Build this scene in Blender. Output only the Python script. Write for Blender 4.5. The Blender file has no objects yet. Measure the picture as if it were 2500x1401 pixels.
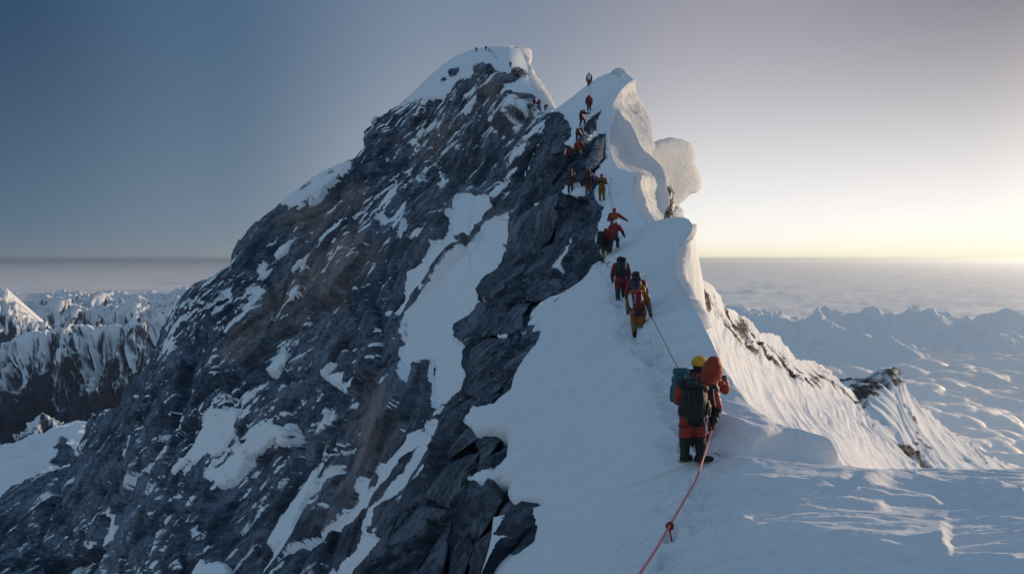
import bpy, math, random
import numpy as np

# ------------------------------------------------------------------ camera, sky, sun, exposure
SC = bpy.context.scene
COL = SC.collection
FPX, CU, CV, HV = 1962.0, 1250.0, 700.5, 631.0      # focal length in photo pixels, centre, row of the true horizontal
PITCH = math.atan((CV - HV) / FPX)
cam_d = bpy.data.cameras.new('camera')
cam_d.sensor_width = 36.0
cam_d.lens = 36.0 * FPX / 2500.0
cam_d.clip_start, cam_d.clip_end = 0.1, 600000.0
cam = bpy.data.objects.new('camera', cam_d)
COL.objects.link(cam)
cam.rotation_euler = (math.pi / 2 - PITCH, 0, 0)
SC.camera = cam

SUN_AZ, SUN_EL = math.radians(57), math.radians(7.5)   # azimuth to the right of the view direction (+Y)
sun_dir = np.array([math.sin(SUN_AZ) * math.cos(SUN_EL), math.cos(SUN_AZ) * math.cos(SUN_EL), math.sin(SUN_EL)])
world = bpy.data.worlds.new('World')
SC.world = world
world.use_nodes = True
wn, wl = world.node_tree.nodes, world.node_tree.links
wn.clear()
w_out = wn.new('ShaderNodeOutputWorld')
w_bg = wn.new('ShaderNodeBackground')
sky = wn.new('ShaderNodeTexSky')
sky.sky_type = 'NISHITA'
sky.sun_disc = False
sky.sun_elevation = SUN_EL
sky.sun_rotation = SUN_AZ
sky.altitude = 5000.0
sky.air_density = 1.0
sky.dust_density = 1.6
sky.ozone_density = 2.0
w_bg.inputs['Strength'].default_value = 1.0
w_tc = wn.new('ShaderNodeTexCoord')
def w_math(op, a, b=None, clamp=False):
    m = wn.new('ShaderNodeMath'); m.operation = op; m.use_clamp = clamp
    for k, x in enumerate((a, b)):
        if x is None: continue
        if isinstance(x, (int, float)): m.inputs[k].default_value = x
        else: wl.new(x, m.inputs[k])
    return m.outputs[0]
def w_ramp(fac, stops):
    r = wn.new('ShaderNodeValToRGB'); el = r.color_ramp.elements; r.color_ramp.interpolation = 'EASE'
    while len(el) < len(stops): el.new(0.5)
    for e, (p, c) in zip(el, stops): e.position = p / 180.0; e.color = (*c, 1)
    wl.new(fac, r.inputs[0]); return r.outputs[0]
def w_mix(fac, a, b):
    m = wn.new('ShaderNodeMix'); m.data_type = 'RGBA'; m.clamp_factor = True
    wl.new(fac, m.inputs[0]); wl.new(a, m.inputs[6]); wl.new(b, m.inputs[7]); return m.outputs[2]
w_dot = wn.new('ShaderNodeVectorMath'); w_dot.operation = 'DOT_PRODUCT'
wl.new(w_tc.outputs['Generated'], w_dot.inputs[0]); w_dot.inputs[1].default_value = tuple(sun_dir)
w_ang = w_math('DIVIDE', w_math('ARCCOSINE', w_dot.outputs['Value']), math.pi)         # 0 at the sun, 1 opposite
w_sep = wn.new('ShaderNodeSeparateXYZ'); wl.new(w_tc.outputs['Generated'], w_sep.inputs[0])
w_el = w_math('MULTIPLY', w_math('ARCSINE', w_math('MAXIMUM', w_sep.outputs['Z'], 0.0)), 180 / math.pi)
w_low = w_math('EXPONENT', w_math('MULTIPLY', w_math('POWER', w_math('DIVIDE', w_el, 10.5), 1.6), -1.0))
# dawn sky: bright round the low sun, mauve above it, blue away from it
c_low = w_ramp(w_ang, [(0, (2.6, 2.1, 1.5)), (16, (1.6, 1.42, 1.15)), (28, (1.15, 1.10, 1.04)), (42, (1.08, 1.04, 1.0)), (58, (0.58, 0.60, 0.61)), (77, (0.165, 0.22, 0.285)), (92, (0.085, 0.145, 0.215)), (130, (0.17, 0.25, 0.33)), (180, (0.26, 0.31, 0.38))])
c_mid = w_ramp(w_ang, [(0, (1.2, 1.05, 0.95)), (25, (0.12, 0.105, 0.155)), (42, (0.245, 0.24, 0.30)), (60, (0.155, 0.215, 0.31)), (76, (0.058, 0.12, 0.21)), (88, (0.018, 0.052, 0.115)), (130, (0.19, 0.30, 0.42)), (180, (0.25, 0.37, 0.49))])
c_zen = w_ramp(w_ang, [(0, (0.29, 0.36, 0.47)), (60, (0.195, 0.30, 0.43)), (180, (0.195, 0.305, 0.43))])
w_hi = w_math('DIVIDE', w_math('SUBTRACT', w_el, 18.0), 45.0, True)
w_hor = w_math('EXPONENT', w_math('MULTIPLY', w_el, -0.9))
c_hor = w_ramp(w_ang, [(0, (2.6, 1.9, 1.0)), (28, (1.0, 0.88, 0.58)), (46, (0.95, 0.84, 0.58)), (64, (0.50, 0.50, 0.46)), (80, (0.21, 0.235, 0.28)), (92, (0.165, 0.19, 0.235)), (180, (0.28, 0.32, 0.38))])
w_col = w_mix(w_hor, w_mix(w_low, w_mix(w_hi, c_mid, c_zen), c_low), c_hor)
w_ns = wn.new('ShaderNodeVectorMath'); w_ns.operation = 'SCALE'; w_ns.inputs['Scale'].default_value = 0.12
wl.new(sky.outputs[0], w_ns.inputs[0])
w_fac = wn.new('ShaderNodeValue'); w_fac.outputs[0].default_value = 0.06
wl.new(w_mix(w_fac.outputs[0], w_col, w_ns.outputs[0]), w_bg.inputs['Color'])
wl.new(w_bg.outputs[0], w_out.inputs['Surface'])

sun_d = bpy.data.lights.new('sun', 'SUN')
sun_d.energy = 3.3
sun_d.angle = math.radians(0.6)
sun_d.color = (1.0, 0.73, 0.50)
sun = bpy.data.objects.new('sun', sun_d)
COL.objects.link(sun)
from mathutils import Vector
sun.rotation_euler = Vector(sun_dir).to_track_quat('Z', 'Y').to_euler()

SC.view_settings.view_transform = 'Standard'
SC.view_settings.look = 'None'
SC.view_settings.exposure = 0.0
SC.view_settings.gamma = 1.0
SC.cycles.max_bounces = 5
SC.cycles.diffuse_bounces = 3
SC.cycles.volume_bounces = 0
SC.cycles.use_denoising = True

# ------------------------------------------------------------------ projection helpers
FW = np.array([0, math.cos(PITCH), -math.sin(PITCH)])
UP = np.array([0, math.sin(PITCH), math.cos(PITCH)])
RT = np.array([1.0, 0, 0])

def at(u, v, d):
    u = np.asarray(u, float); v = np.asarray(v, float); d = np.asarray(d, float)
    return d[..., None] * (FW + ((u - CU) / FPX)[..., None] * RT + ((CV - v) / FPX)[..., None] * UP)

# ------------------------------------------------------------------ numpy noise
_rs = np.random.RandomState(7)
_perm = _rs.permutation(256)
_perm = np.concatenate([_perm, _perm, _perm]).astype(np.int32)
_grad = _rs.normal(size=(256, 3)); _grad /= np.linalg.norm(_grad, axis=1)[:, None]
_rnd = _rs.rand(256, 4)

_grad32 = _grad.astype(np.float32)
def perlin(p):
    p = np.asarray(p, float)
    i = np.floor(p).astype(np.int32); f = (p - i).astype(np.float32)
    fx, fy, fz = f[..., 0], f[..., 1], f[..., 2]
    w = f * f * f * (f * (f * 6 - 15) + 10); wx, wy, wz = w[..., 0], w[..., 1], w[..., 2]
    x0, y0, z0 = i[..., 0] & 255, i[..., 1] & 255, i[..., 2] & 255
    def corner(hy, a, b, c):
        g = _grad32[_perm[hy + ((z0 + c) & 255)]]
        return g[..., 0] * (fx - a) + g[..., 1] * (fy - b) + g[..., 2] * (fz - c)
    out = []
    for a in (0, 1):
        hx = _perm[(x0 + a) & 255]; row = []
        for b in (0, 1):
            hy = _perm[hx + ((y0 + b) & 255)]
            n0 = corner(hy, a, b, 0); row.append(n0 + wz * (corner(hy, a, b, 1) - n0))
        out.append(row[0] + wy * (row[1] - row[0]))
    return ((out[0] + wx * (out[1] - out[0])) * 1.5).astype(float)

def fbm(p, oct=5, gain=0.5, lac=2.03):
    p = np.asarray(p, float); s = 0; a = 1.0; t = 0
    for k in range(oct):
        s = s + a * perlin(p + 17.3 * k); t += a; a *= gain; p = p * lac
    return s / t

def ridged(p, oct=5, gain=0.5, lac=2.07):
    p = np.asarray(p, float); s = 0; a = 1.0; t = 0; wgt = 1.0
    for k in range(oct):
        n = (1 - np.abs(perlin(p + 9.1 * k))) ** 2 * wgt
        wgt = np.clip(n * 1.6, 0, 1)
        s = s + a * n; t += a; a *= gain; p = p * lac
    return s / t

def facets(p, tilt=0.8, seed=0):
    """blocky rock: each voronoi cell is a tilted plane; returns (height, edge distance)"""
    p = np.asarray(p, float) + seed * 13.7
    i0 = np.floor(p).astype(np.int32)
    f = (p - i0).astype(np.float32); fx, fy, fz = f[..., 0], f[..., 1], f[..., 2]
    R4 = _rnd.astype(np.float32); G = _grad.astype(np.float32)
    best = np.full(fx.shape, 1e9, np.float32); second = best.copy(); bh = np.zeros(fx.shape, np.int32); off = np.zeros(fx.shape, np.int32)
    for a in (-1, 0, 1):
        ha = _perm[(i0[..., 0] + a) & 255]
        for b in (-1, 0, 1):
            hb_ = _perm[ha + ((i0[..., 1] + b) & 255)]
            for c in (-1, 0, 1):
                h = _perm[hb_ + ((i0[..., 2] + c) & 255)]
                dd = (fx - a - 0.15 - 0.7 * R4[h, 0]) ** 2 + (fy - b - 0.15 - 0.7 * R4[h, 1]) ** 2 + (fz - c - 0.15 - 0.7 * R4[h, 2]) ** 2
                m = dd < best
                second = np.where(m, best, np.minimum(second, dd)); best = np.where(m, dd, best)
                bh = np.where(m, h, bh); off = np.where(m, (a + 1) * 9 + (b + 1) * 3 + c + 1, off)
    r = R4[bh]; g = G[(bh + 31) & 255]
    dv = f - np.stack([off // 9 - 1, off // 3 % 3 - 1, off % 3 - 1], -1) - 0.15 - 0.7 * r[..., :3]
    hh = (r[..., 3] - 0.5) + tilt * (g * dv).sum(-1)
    return hh.astype(float), (np.sqrt(second) - np.sqrt(best)).astype(float)

def sstep(a, b, x):
    t = np.clip((x - a) / (b - a), 0, 1)
    return t * t * (3 - 2 * t)

# ------------------------------------------------------------------ curves and patches
def resample(pts, n, smooth=False):
    pts = np.asarray(pts, float)
    if smooth and len(pts) > 2:
        P = np.vstack([2 * pts[0] - pts[1], pts, 2 * pts[-1] - pts[-2]])
        out = []
        for k in range(1, len(P) - 2):
            t = np.linspace(0, 1, 12, endpoint=False)[:, None]
            a, b, c, d = P[k - 1], P[k], P[k + 1], P[k + 2]
            out.append(0.5 * ((2 * b) + (-a + c) * t + (2 * a - 5 * b + 4 * c - d) * t ** 2 + (-a + 3 * b - 3 * c + d) * t ** 3))
        pts = np.vstack(out + [pts[-1:]])
    s = np.concatenate([[0], np.cumsum(np.linalg.norm(np.diff(pts, axis=0), axis=1))])
    t = np.linspace(0, s[-1], n)
    return np.stack([np.interp(t, s, pts[:, k]) for k in range(pts.shape[1])], -1)

def coons(top, bottom, left, right, nu, nv, smooth=False):
    T = resample(top, nu, smooth); B = resample(bottom, nu, smooth)
    L = resample(left, nv, smooth); R = resample(right, nv, smooth)
    s = np.linspace(0, 1, nu)[None, :, None]; t = np.linspace(0, 1, nv)[:, None, None]
    return ((1 - t) * T[None] + t * B[None] + (1 - s) * L[:, None] + s * R[:, None]
            - ((1 - s) * (1 - t) * T[0] + s * (1 - t) * T[-1] + (1 - s) * t * B[0] + s * t * B[-1]))

class InvDepth:
    """thin plate spline through 1/depth at traced control points (exact for planes)"""
    def __init__(self, ctl, reg=0.0):
        c = np.array(ctl, float)
        self.x = c[:, :2] / 1000; self.n = len(c)
        K = self._k(self.x) + reg * np.eye(self.n)
        Pm = np.hstack([np.ones((self.n, 1)), self.x])
        A = np.zeros((self.n + 3, self.n + 3)); A[:self.n, :self.n] = K; A[:self.n, self.n:] = Pm; A[self.n:, :self.n] = Pm.T
        self.w = np.linalg.solve(A, np.concatenate([1 / c[:, 2], np.zeros(3)]))
        self.lo, self.hi = 0.55 / c[:, 2].max(), 1.8 / c[:, 2].min()
    def _k(self, q):
        r2 = ((q[..., None, :] - self.x) ** 2).sum(-1)
        return 0.5 * r2 * np.log(r2 + 1e-12)
    def __call__(self, u, v):
        q = np.stack([np.asarray(u, float), np.asarray(v, float)], -1) / 1000
        r = self._k(q) @ self.w[:self.n] + self.w[self.n] + q @ self.w[self.n + 1:]
        return 1 / np.clip(r, self.lo, self.hi)

def sdf(poly, uv):
    """signed distance in photo pixels, negative inside"""
    P = np.asarray(poly, float); d = np.full(uv.shape[:-1], 1e9); ins = np.zeros(uv.shape[:-1], bool)
    lo, hi = P.min(0) - 60, P.max(0) + 60
    m = ((uv > lo) & (uv < hi)).all(-1)
    q = uv[m]; dm = np.full(len(q), 1e9); im = np.zeros(len(q), bool)
    for k in range(len(P)):
        a, b = P[k], P[(k + 1) % len(P)]; ab = b - a
        t = np.clip(((q - a) @ ab) / (ab @ ab + 1e-9), 0, 1)
        dm = np.minimum(dm, np.linalg.norm(q - a - t[:, None] * ab, axis=1))
        c = (a[1] > q[:, 1]) != (b[1] > q[:, 1])
        xi = a[0] + (q[:, 1] - a[1]) * ab[0] / (ab[1] if abs(ab[1]) > 1e-9 else 1e-9)
        im ^= c & (q[:, 0] < xi)
    d[m] = np.where(im, -dm, dm)
    return d

def grid_normals(P):
    du = np.gradient(P, axis=1); dv = np.gradient(P, axis=0)
    n = np.cross(du, dv); n /= np.linalg.norm(n, axis=-1, keepdims=True) + 1e-12
    flip = (n * P).sum(-1, keepdims=True) > 0          # towards the viewer's side of the surface
    return np.where(flip, -n, n)

def grid_mesh(name, P, mat, parent=None, attrs=None, kind=None, label=None, closed=False, smooth=True):
    nv, nu = P.shape[:2]
    me = bpy.data.meshes.new(name)
    idx = np.arange(nv * nu).reshape(nv, nu)
    if closed:
        idx = np.concatenate([idx, idx[:, :1]], 1)
    q = np.stack([idx[:-1, :-1], idx[1:, :-1], idx[1:, 1:], idx[:-1, 1:]], -1).reshape(-1, 4)
    me.vertices.add(nv * nu)
    me.vertices.foreach_set('co', np.ascontiguousarray(P.reshape(-1, 3), dtype=np.float32).ravel())
    me.loops.add(q.size); me.polygons.add(len(q))
    me.loops.foreach_set('vertex_index', q.astype(np.int32).ravel())
    me.polygons.foreach_set('loop_start', (np.arange(len(q)) * 4).astype(np.int32))
    me.polygons.foreach_set('loop_total', np.full(len(q), 4, np.int32))
    me.polygons.foreach_set('use_smooth', np.full(len(q), smooth))
    me.update(calc_edges=True)
    for k, a in (attrs or {}).items():
        at_ = me.attributes.new(k, 'FLOAT', 'POINT')
        at_.data.foreach_set('value', np.ascontiguousarray(a.reshape(-1), dtype=np.float32))
    me.materials.append(mat)
    o = bpy.data.objects.new(name, me)
    COL.objects.link(o)
    if parent: o.parent = parent
    if kind: o['kind'] = kind
    if label: o['label'] = label
    return o

# ------------------------------------------------------------------ materials
def new_mat(name):
    m = bpy.data.materials.new(name); m.use_nodes = True
    nt = m.node_tree; nt.nodes.clear()
    return m, nt.nodes, nt.links

def N(nodes, t, **kw):
    n = nodes.new(t)
    for k, v in kw.items():
        if k in n.inputs: n.inputs[k].default_value = v
        else: setattr(n, k, v)
    return n

def ramp(nodes, stops, interp='LINEAR'):
    r = nodes.new('ShaderNodeValToRGB'); r.color_ramp.interpolation = interp
    el = r.color_ramp.elements
    while len(el) < len(stops): el.new(0.5)
    for e, (p, c) in zip(el, stops):
        e.position = p; e.color = (*c, 1) if len(c) == 3 else c
    return r

def noise_node(nodes, links, vec, scale, detail=6, rough=0.6, dist=0.0):
    n = N(nodes, 'ShaderNodeTexNoise', Scale=scale, Detail=detail, Roughness=rough, Distortion=dist)
    links.new(vec, n.inputs['Vector'])
    return n

def mapping(nodes, links, scale=(1, 1, 1), rot=(0, 0, 0), coord='Object'):
    tc = nodes.new('ShaderNodeTexCoord'); mp = nodes.new('ShaderNodeMapping')
    mp.inputs['Scale'].default_value = scale; mp.inputs['Rotation'].default_value = rot
    links.new(tc.outputs[coord], mp.inputs['Vector'])
    return mp.outputs[0]

SNOW = (0.80, 0.83, 0.86)

def mat_rock_snow(name, sc=1.0, dark=(0.060, 0.085, 0.122), mid=(0.175, 0.222, 0.29), tan=(0.40, 0.34, 0.31), edge=0.10, streak=1.0, bmp=0.95, dust=0.5):
    """slate rock with lineation; the attribute 'snow' says where snow lies, 'tan' where the rock is brown"""
    m, n, l = new_mat(name)
    out = n.new('ShaderNodeOutputMaterial'); b = N(n, 'ShaderNodeBsdfPrincipled', Roughness=0.9)
    b.inputs['Specular IOR Level'].default_value = 0.15
    vec = mapping(n, l, (1, 1, 1))
    lin = mapping(n, l, (0.35, 0.6, 2.6), (0, math.radians(44), 0))       # lineation along the dipping strata
    n1 = noise_node(n, l, vec, 0.35 / sc, 8, 0.65)
    n2 = noise_node(n, l, lin, 1.5 / sc, 10, 0.72, 0.3)
    n3 = noise_node(n, l, vec, 5.0 / sc, 6, 0.7)
    mixn = N(n, 'ShaderNodeMath', operation='ADD'); l.new(n1.outputs[0], mixn.inputs[0])
    sk = N(n, 'ShaderNodeMath', operation='MULTIPLY_ADD'); sk.inputs[1].default_value = streak; sk.inputs[2].default_value = 0.5 * (1 - streak); l.new(n2.outputs[0], sk.inputs[0]); l.new(sk.outputs[0], mixn.inputs[1])
    sub = N(n, 'ShaderNodeMath', operation='MULTIPLY_ADD'); sub.inputs[1].default_value = 0.5; sub.inputs[2].default_value = 0.0
    n0 = noise_node(n, l, vec, 0.045 / sc, 4, 0.6)
    big = N(n, 'ShaderNodeMath', operation='MULTIPLY_ADD'); l.new(n0.outputs[0], big.inputs[0]); big.inputs[1].default_value = 0.55; l.new(mixn.outputs[0], big.inputs[2])
    off = N(n, 'ShaderNodeMath', operation='ADD'); l.new(big.outputs[0], off.inputs[0]); off.inputs[1].default_value = -0.29
    l.new(off.outputs[0], sub.inputs[0])
    cr = ramp(n, [(0.38, tuple(c * 0.5 for c in dark)), (0.47, dark), (0.55, mid), (0.66, tuple(c * 1.45 for c in mid))])
    l.new(sub.outputs[0], cr.inputs[0])
    ta = N(n, 'ShaderNodeAttribute', attribute_name='tan')
    tr = ramp(n, [(0.38, tuple(c * 0.3 for c in tan)), (0.5, tuple(c * 0.6 for c in tan)), (0.62, tan)])
    l.new(sub.outputs[0], tr.inputs[0])
    mt = N(n, 'ShaderNodeMix', data_type='RGBA')
    l.new(ta.outputs['Fac'], mt.inputs[0]); l.new(cr.outputs[0], mt.inputs[6]); l.new(tr.outputs[0], mt.inputs[7])
    sa = N(n, 'ShaderNodeAttribute', attribute_name='snow')
    nn = N(n, 'ShaderNodeMath', operation='MULTIPLY_ADD'); l.new(n3.outputs[0], nn.inputs[0]); nn.inputs[1].default_value = dust; nn.inputs[2].default_value = -0.5 * dust
    ad = N(n, 'ShaderNodeMath', operation='ADD'); l.new(sa.outputs['Fac'], ad.inputs[0]); l.new(nn.outputs[0], ad.inputs[1])
    sr = N(n, 'ShaderNodeMapRange'); sr.interpolation_type = 'SMOOTHSTEP'
    sr.inputs['From Min'].default_value = 0.5 - edge; sr.inputs['From Max'].default_value = 0.5 + edge
    l.new(ad.outputs[0], sr.inputs['Value'])
    ms = N(n, 'ShaderNodeMix', data_type='RGBA')
    l.new(sr.outputs[0], ms.inputs[0]); l.new(mt.outputs[2], ms.inputs[6]); ms.inputs[7].default_value = (*SNOW, 1)
    l.new(ms.outputs[2], b.inputs['Base Color'])
    inv = N(n, 'ShaderNodeMath', operation='MULTIPLY_ADD'); l.new(sr.outputs[0], inv.inputs[0]); inv.inputs[1].default_value = 0.1 - bmp; inv.inputs[2].default_value = bmp
    hb = N(n, 'ShaderNodeMath', operation='MULTIPLY_ADD'); l.new(n2.outputs[0], hb.inputs[0]); hb.inputs[1].default_value = 1.2; l.new(n3.outputs[0], hb.inputs[2])
    bp = N(n, 'ShaderNodeBump', Distance=0.35 * sc); l.new(inv.outputs[0], bp.inputs['Strength']); l.new(hb.outputs[0], bp.inputs['Height'])
    l.new(bp.outputs[0], b.inputs['Normal'])
    l.new(b.outputs[0], out.inputs[0])
    return m

def mat_snow(name, sc=1.0, bump=0.25, stretch=(1, 1, 1), rot=(0, 0, 0), sss=0.0, col=SNOW):
    m, n, l = new_mat(name)
    out = n.new('ShaderNodeOutputMaterial'); b = N(n, 'ShaderNodeBsdfPrincipled', Roughness=0.75)
    b.inputs['Specular IOR Level'].default_value = 0.25
    vec = mapping(n, l, stretch, rot)
    n1 = noise_node(n, l, vec, 1.2 / sc, 8, 0.62)
    n2 = noise_node(n, l, vec, 9.0 / sc, 5, 0.65)
    cr = ramp(n, [(0.3, tuple(c * 0.94 for c in col)), (0.7, tuple(min(1, c * 1.03) for c in col))])
    l.new(n1.outputs[0], cr.inputs[0]); l.new(cr.outputs[0], b.inputs['Base Color'])
    h = N(n, 'ShaderNodeMath', operation='MULTIPLY_ADD'); l.new(n2.outputs[0], h.inputs[0]); h.inputs[1].default_value = 0.35; l.new(n1.outputs[0], h.inputs[2])
    bp = N(n, 'ShaderNodeBump', Strength=bump, Distance=0.25 * sc); l.new(h.outputs[0], bp.inputs['Height'])
    l.new(bp.outputs[0], b.inputs['Normal'])
    if sss > 0:
        tr = N(n, 'ShaderNodeBsdfTranslucent'); tr.inputs['Color'].default_value = (0.92, 0.90, 0.88, 1)
        l.new(bp.outputs[0], tr.inputs['Normal'])
        mx = N(n, 'ShaderNodeMixShader'); mx.inputs[0].default_value = sss
        l.new(b.outputs[0], mx.inputs[1]); l.new(tr.outputs[0], mx.inputs[2]); l.new(mx.outputs[0], out.inputs[0])
    else:
        l.new(b.outputs[0], out.inputs[0])
    return m

def mat_plain(name, col, rough=0.7, spec=0.3, var=0.25, sc=20.0, metal=0.0, bump=0.1):
    m, n, l = new_mat(name)
    out = n.new('ShaderNodeOutputMaterial'); b = N(n, 'ShaderNodeBsdfPrincipled', Roughness=rough, Metallic=metal)
    b.inputs['Specular IOR Level'].default_value = spec
    vec = mapping(n, l)
    n1 = noise_node(n, l, vec, sc, 5, 0.6)
    cr = ramp(n, [(0.3, tuple(c * (1 - var) for c in col)), (0.7, tuple(min(1, c * (1 + var)) for c in col))])
    l.new(n1.outputs[0], cr.inputs[0]); l.new(cr.outputs[0], b.inputs['Base Color'])
    bp = N(n, 'ShaderNodeBump', Strength=bump * 3, Distance=0.02); l.new(n1.outputs[0], bp.inputs['Height']); l.new(bp.outputs[0], b.inputs['Normal'])
    l.new(b.outputs[0], out.inputs[0])
    return m

# ------------------------------------------------------------------ depth fields (metres in front of the camera)
dA = InvDepth([(1190, 116, 282), (1270, 122, 270), (1296, 150, 255), (1345, 250, 165), (1357, 268, 150), (1285, 190, 205), (1245, 165, 215),
               (1000, 240, 292), (885, 340, 300), (640, 520, 318), (455, 700, 330), (300, 970, 340), (0, 1212, 360), (-60, 1240, 365),
               (1200, 300, 190), (1310, 330, 128), (1100, 400, 215), (1000, 500, 220), (800, 700, 235), (1250, 450, 120), (1330, 450, 100), (1150, 520, 130),
               (1100, 640, 112), (1000, 780, 118), (1200, 760, 84), (1100, 900, 78), (850, 900, 160), (700, 1000, 185), (500, 900, 255), (400, 1100, 255),
               (1000, 1000, 82), (1100, 1100, 58), (1000, 1300, 42), (1000, 1500, 32), (850, 1400, 62), (700, 1400, 95), (400, 1400, 175), (100, 1400, 290), (300, 1500, 200), (850, 1200, 95)])
dB = InvDepth([(1357, 268, 98), (1330, 300, 102), (1400, 238, 94), (1440, 207, 90), (1490, 181, 88), (1520, 174, 87), (1547, 197, 85),
               (1437, 275, 80), (1420, 310, 74), (1410, 350, 68), (1393, 405, 63), (1400, 472, 56), (1440, 476, 55), (1468, 490, 53),
               (1497, 265, 79), (1490, 335, 70), (1495, 390, 63), (1550, 426, 57), (1548, 480, 51), (1580, 545, 44), (1500, 560, 45), (1480, 640, 39.6),
               (1310, 350, 98), (1290, 420, 92), (1240, 545, 80), (1236, 640, 71), (1170, 700, 66), (1175, 790, 56), (1140, 840, 50), (1135, 930, 41), (1085, 1000, 37),
               (1040, 1130, 31), (985, 1255, 26), (890, 1401, 22), (850, 1480, 20), (1340, 600, 60), (1330, 700, 47), (1260, 750, 45), (1250, 850, 36), (1200, 950, 31.5), (1150, 1010, 29),
               (1200, 1080, 24.5), (1150, 1170, 21.5), (1230, 1230, 17.8), (1300, 1300, 14.8), (1240, 1401, 14.2), (1100, 1300, 20.5), (1150, 1480, 15.5)])
def plane_C(u, v):
    xu = (np.asarray(u, float) - 1250) / 1962; zv = (567 - np.asarray(v, float)) / 1962
    return 6.35 / np.clip(0.0431 + 0.7 * xu - zv, 0.06, 2)
def _c(u, v): return (u, v, float(plane_C(u, v)))
dC = InvDepth([_c(*q) for q in [(1483, 642), (1396, 714), (1306, 745), (1276, 800), (1254, 906), (1188, 990), (1136, 1024), (1226, 1066), (1152, 1166), (1300, 1230), (1330, 1300), (1690, 1135), (1600, 1180), (1450, 1200), (1560, 830), (1515, 740), (1400, 900), (1350, 1050), (1560, 562)]]
              + [(1655, 1000, 15.4), (1690, 547, 33), (1648, 655, 28), (1704, 766, 21.2), (1744, 850, 18.2), (1790, 932, 16.0), (1850, 1005, 14.6), (1930, 1062, 13.8), (2022, 1094, 13.3), (2110, 1200, 13.0),
                 (1752, 1104, 13.3), (1850, 1118, 12.9), (1980, 1126, 12.9), (1860, 1085, 13.2), (1860, 1056, 13.4), (1800, 1034, 13.8), (1850, 1180, 12.7), (1760, 1180, 12.5)])
dD = InvDepth([(1690, 1135, 12.95), (1562, 1401, 9.4), (1800, 1401, 8.0), (2100, 1401, 7.3), (2500, 1401, 7.0), (2560, 1150, 11.5), (2150, 1158, 11.4), (1850, 1121, 12.0),
               _c(1240, 1401), _c(1400, 1300), _c(1320, 1250), _c(1500, 1250), _c(1600, 1180), _c(1450, 1200), _c(1320, 1400), (1900, 1250, 9.75), (2300, 1260, 9.45), (1700, 1250, 11.0),
               (1400, 1480, 10.5), (2000, 1500, 6.5), (2500, 1500, 6.2), (1200, 1480, 13.5), (1500, 1401, 10.3)])
dE = InvDepth([(1683, 600, 90), (1705, 765, 72), (1800, 765, 135), (1860, 815, 160), (1915, 845, 190), (2060, 935, 270), (2085, 965, 280), (1900, 1000, 92), (1765, 880, 72),
               (1960, 1080, 75), (2060, 1130, 85), (2200, 1160, 125), (2000, 1000, 140), (2300, 1170, 150), (1640, 800, 50), (1950, 1180, 60), (1560, 640, 62), (1560, 900, 38), (1720, 1230, 34)])
dF = InvDepth([(2040, 960, 400), (2150, 905, 430), (2190, 905, 440), (2300, 1040, 480), (2480, 1135, 540), (2150, 1100, 300), (2300, 1160, 320), (2500, 1180, 420)])

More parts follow.
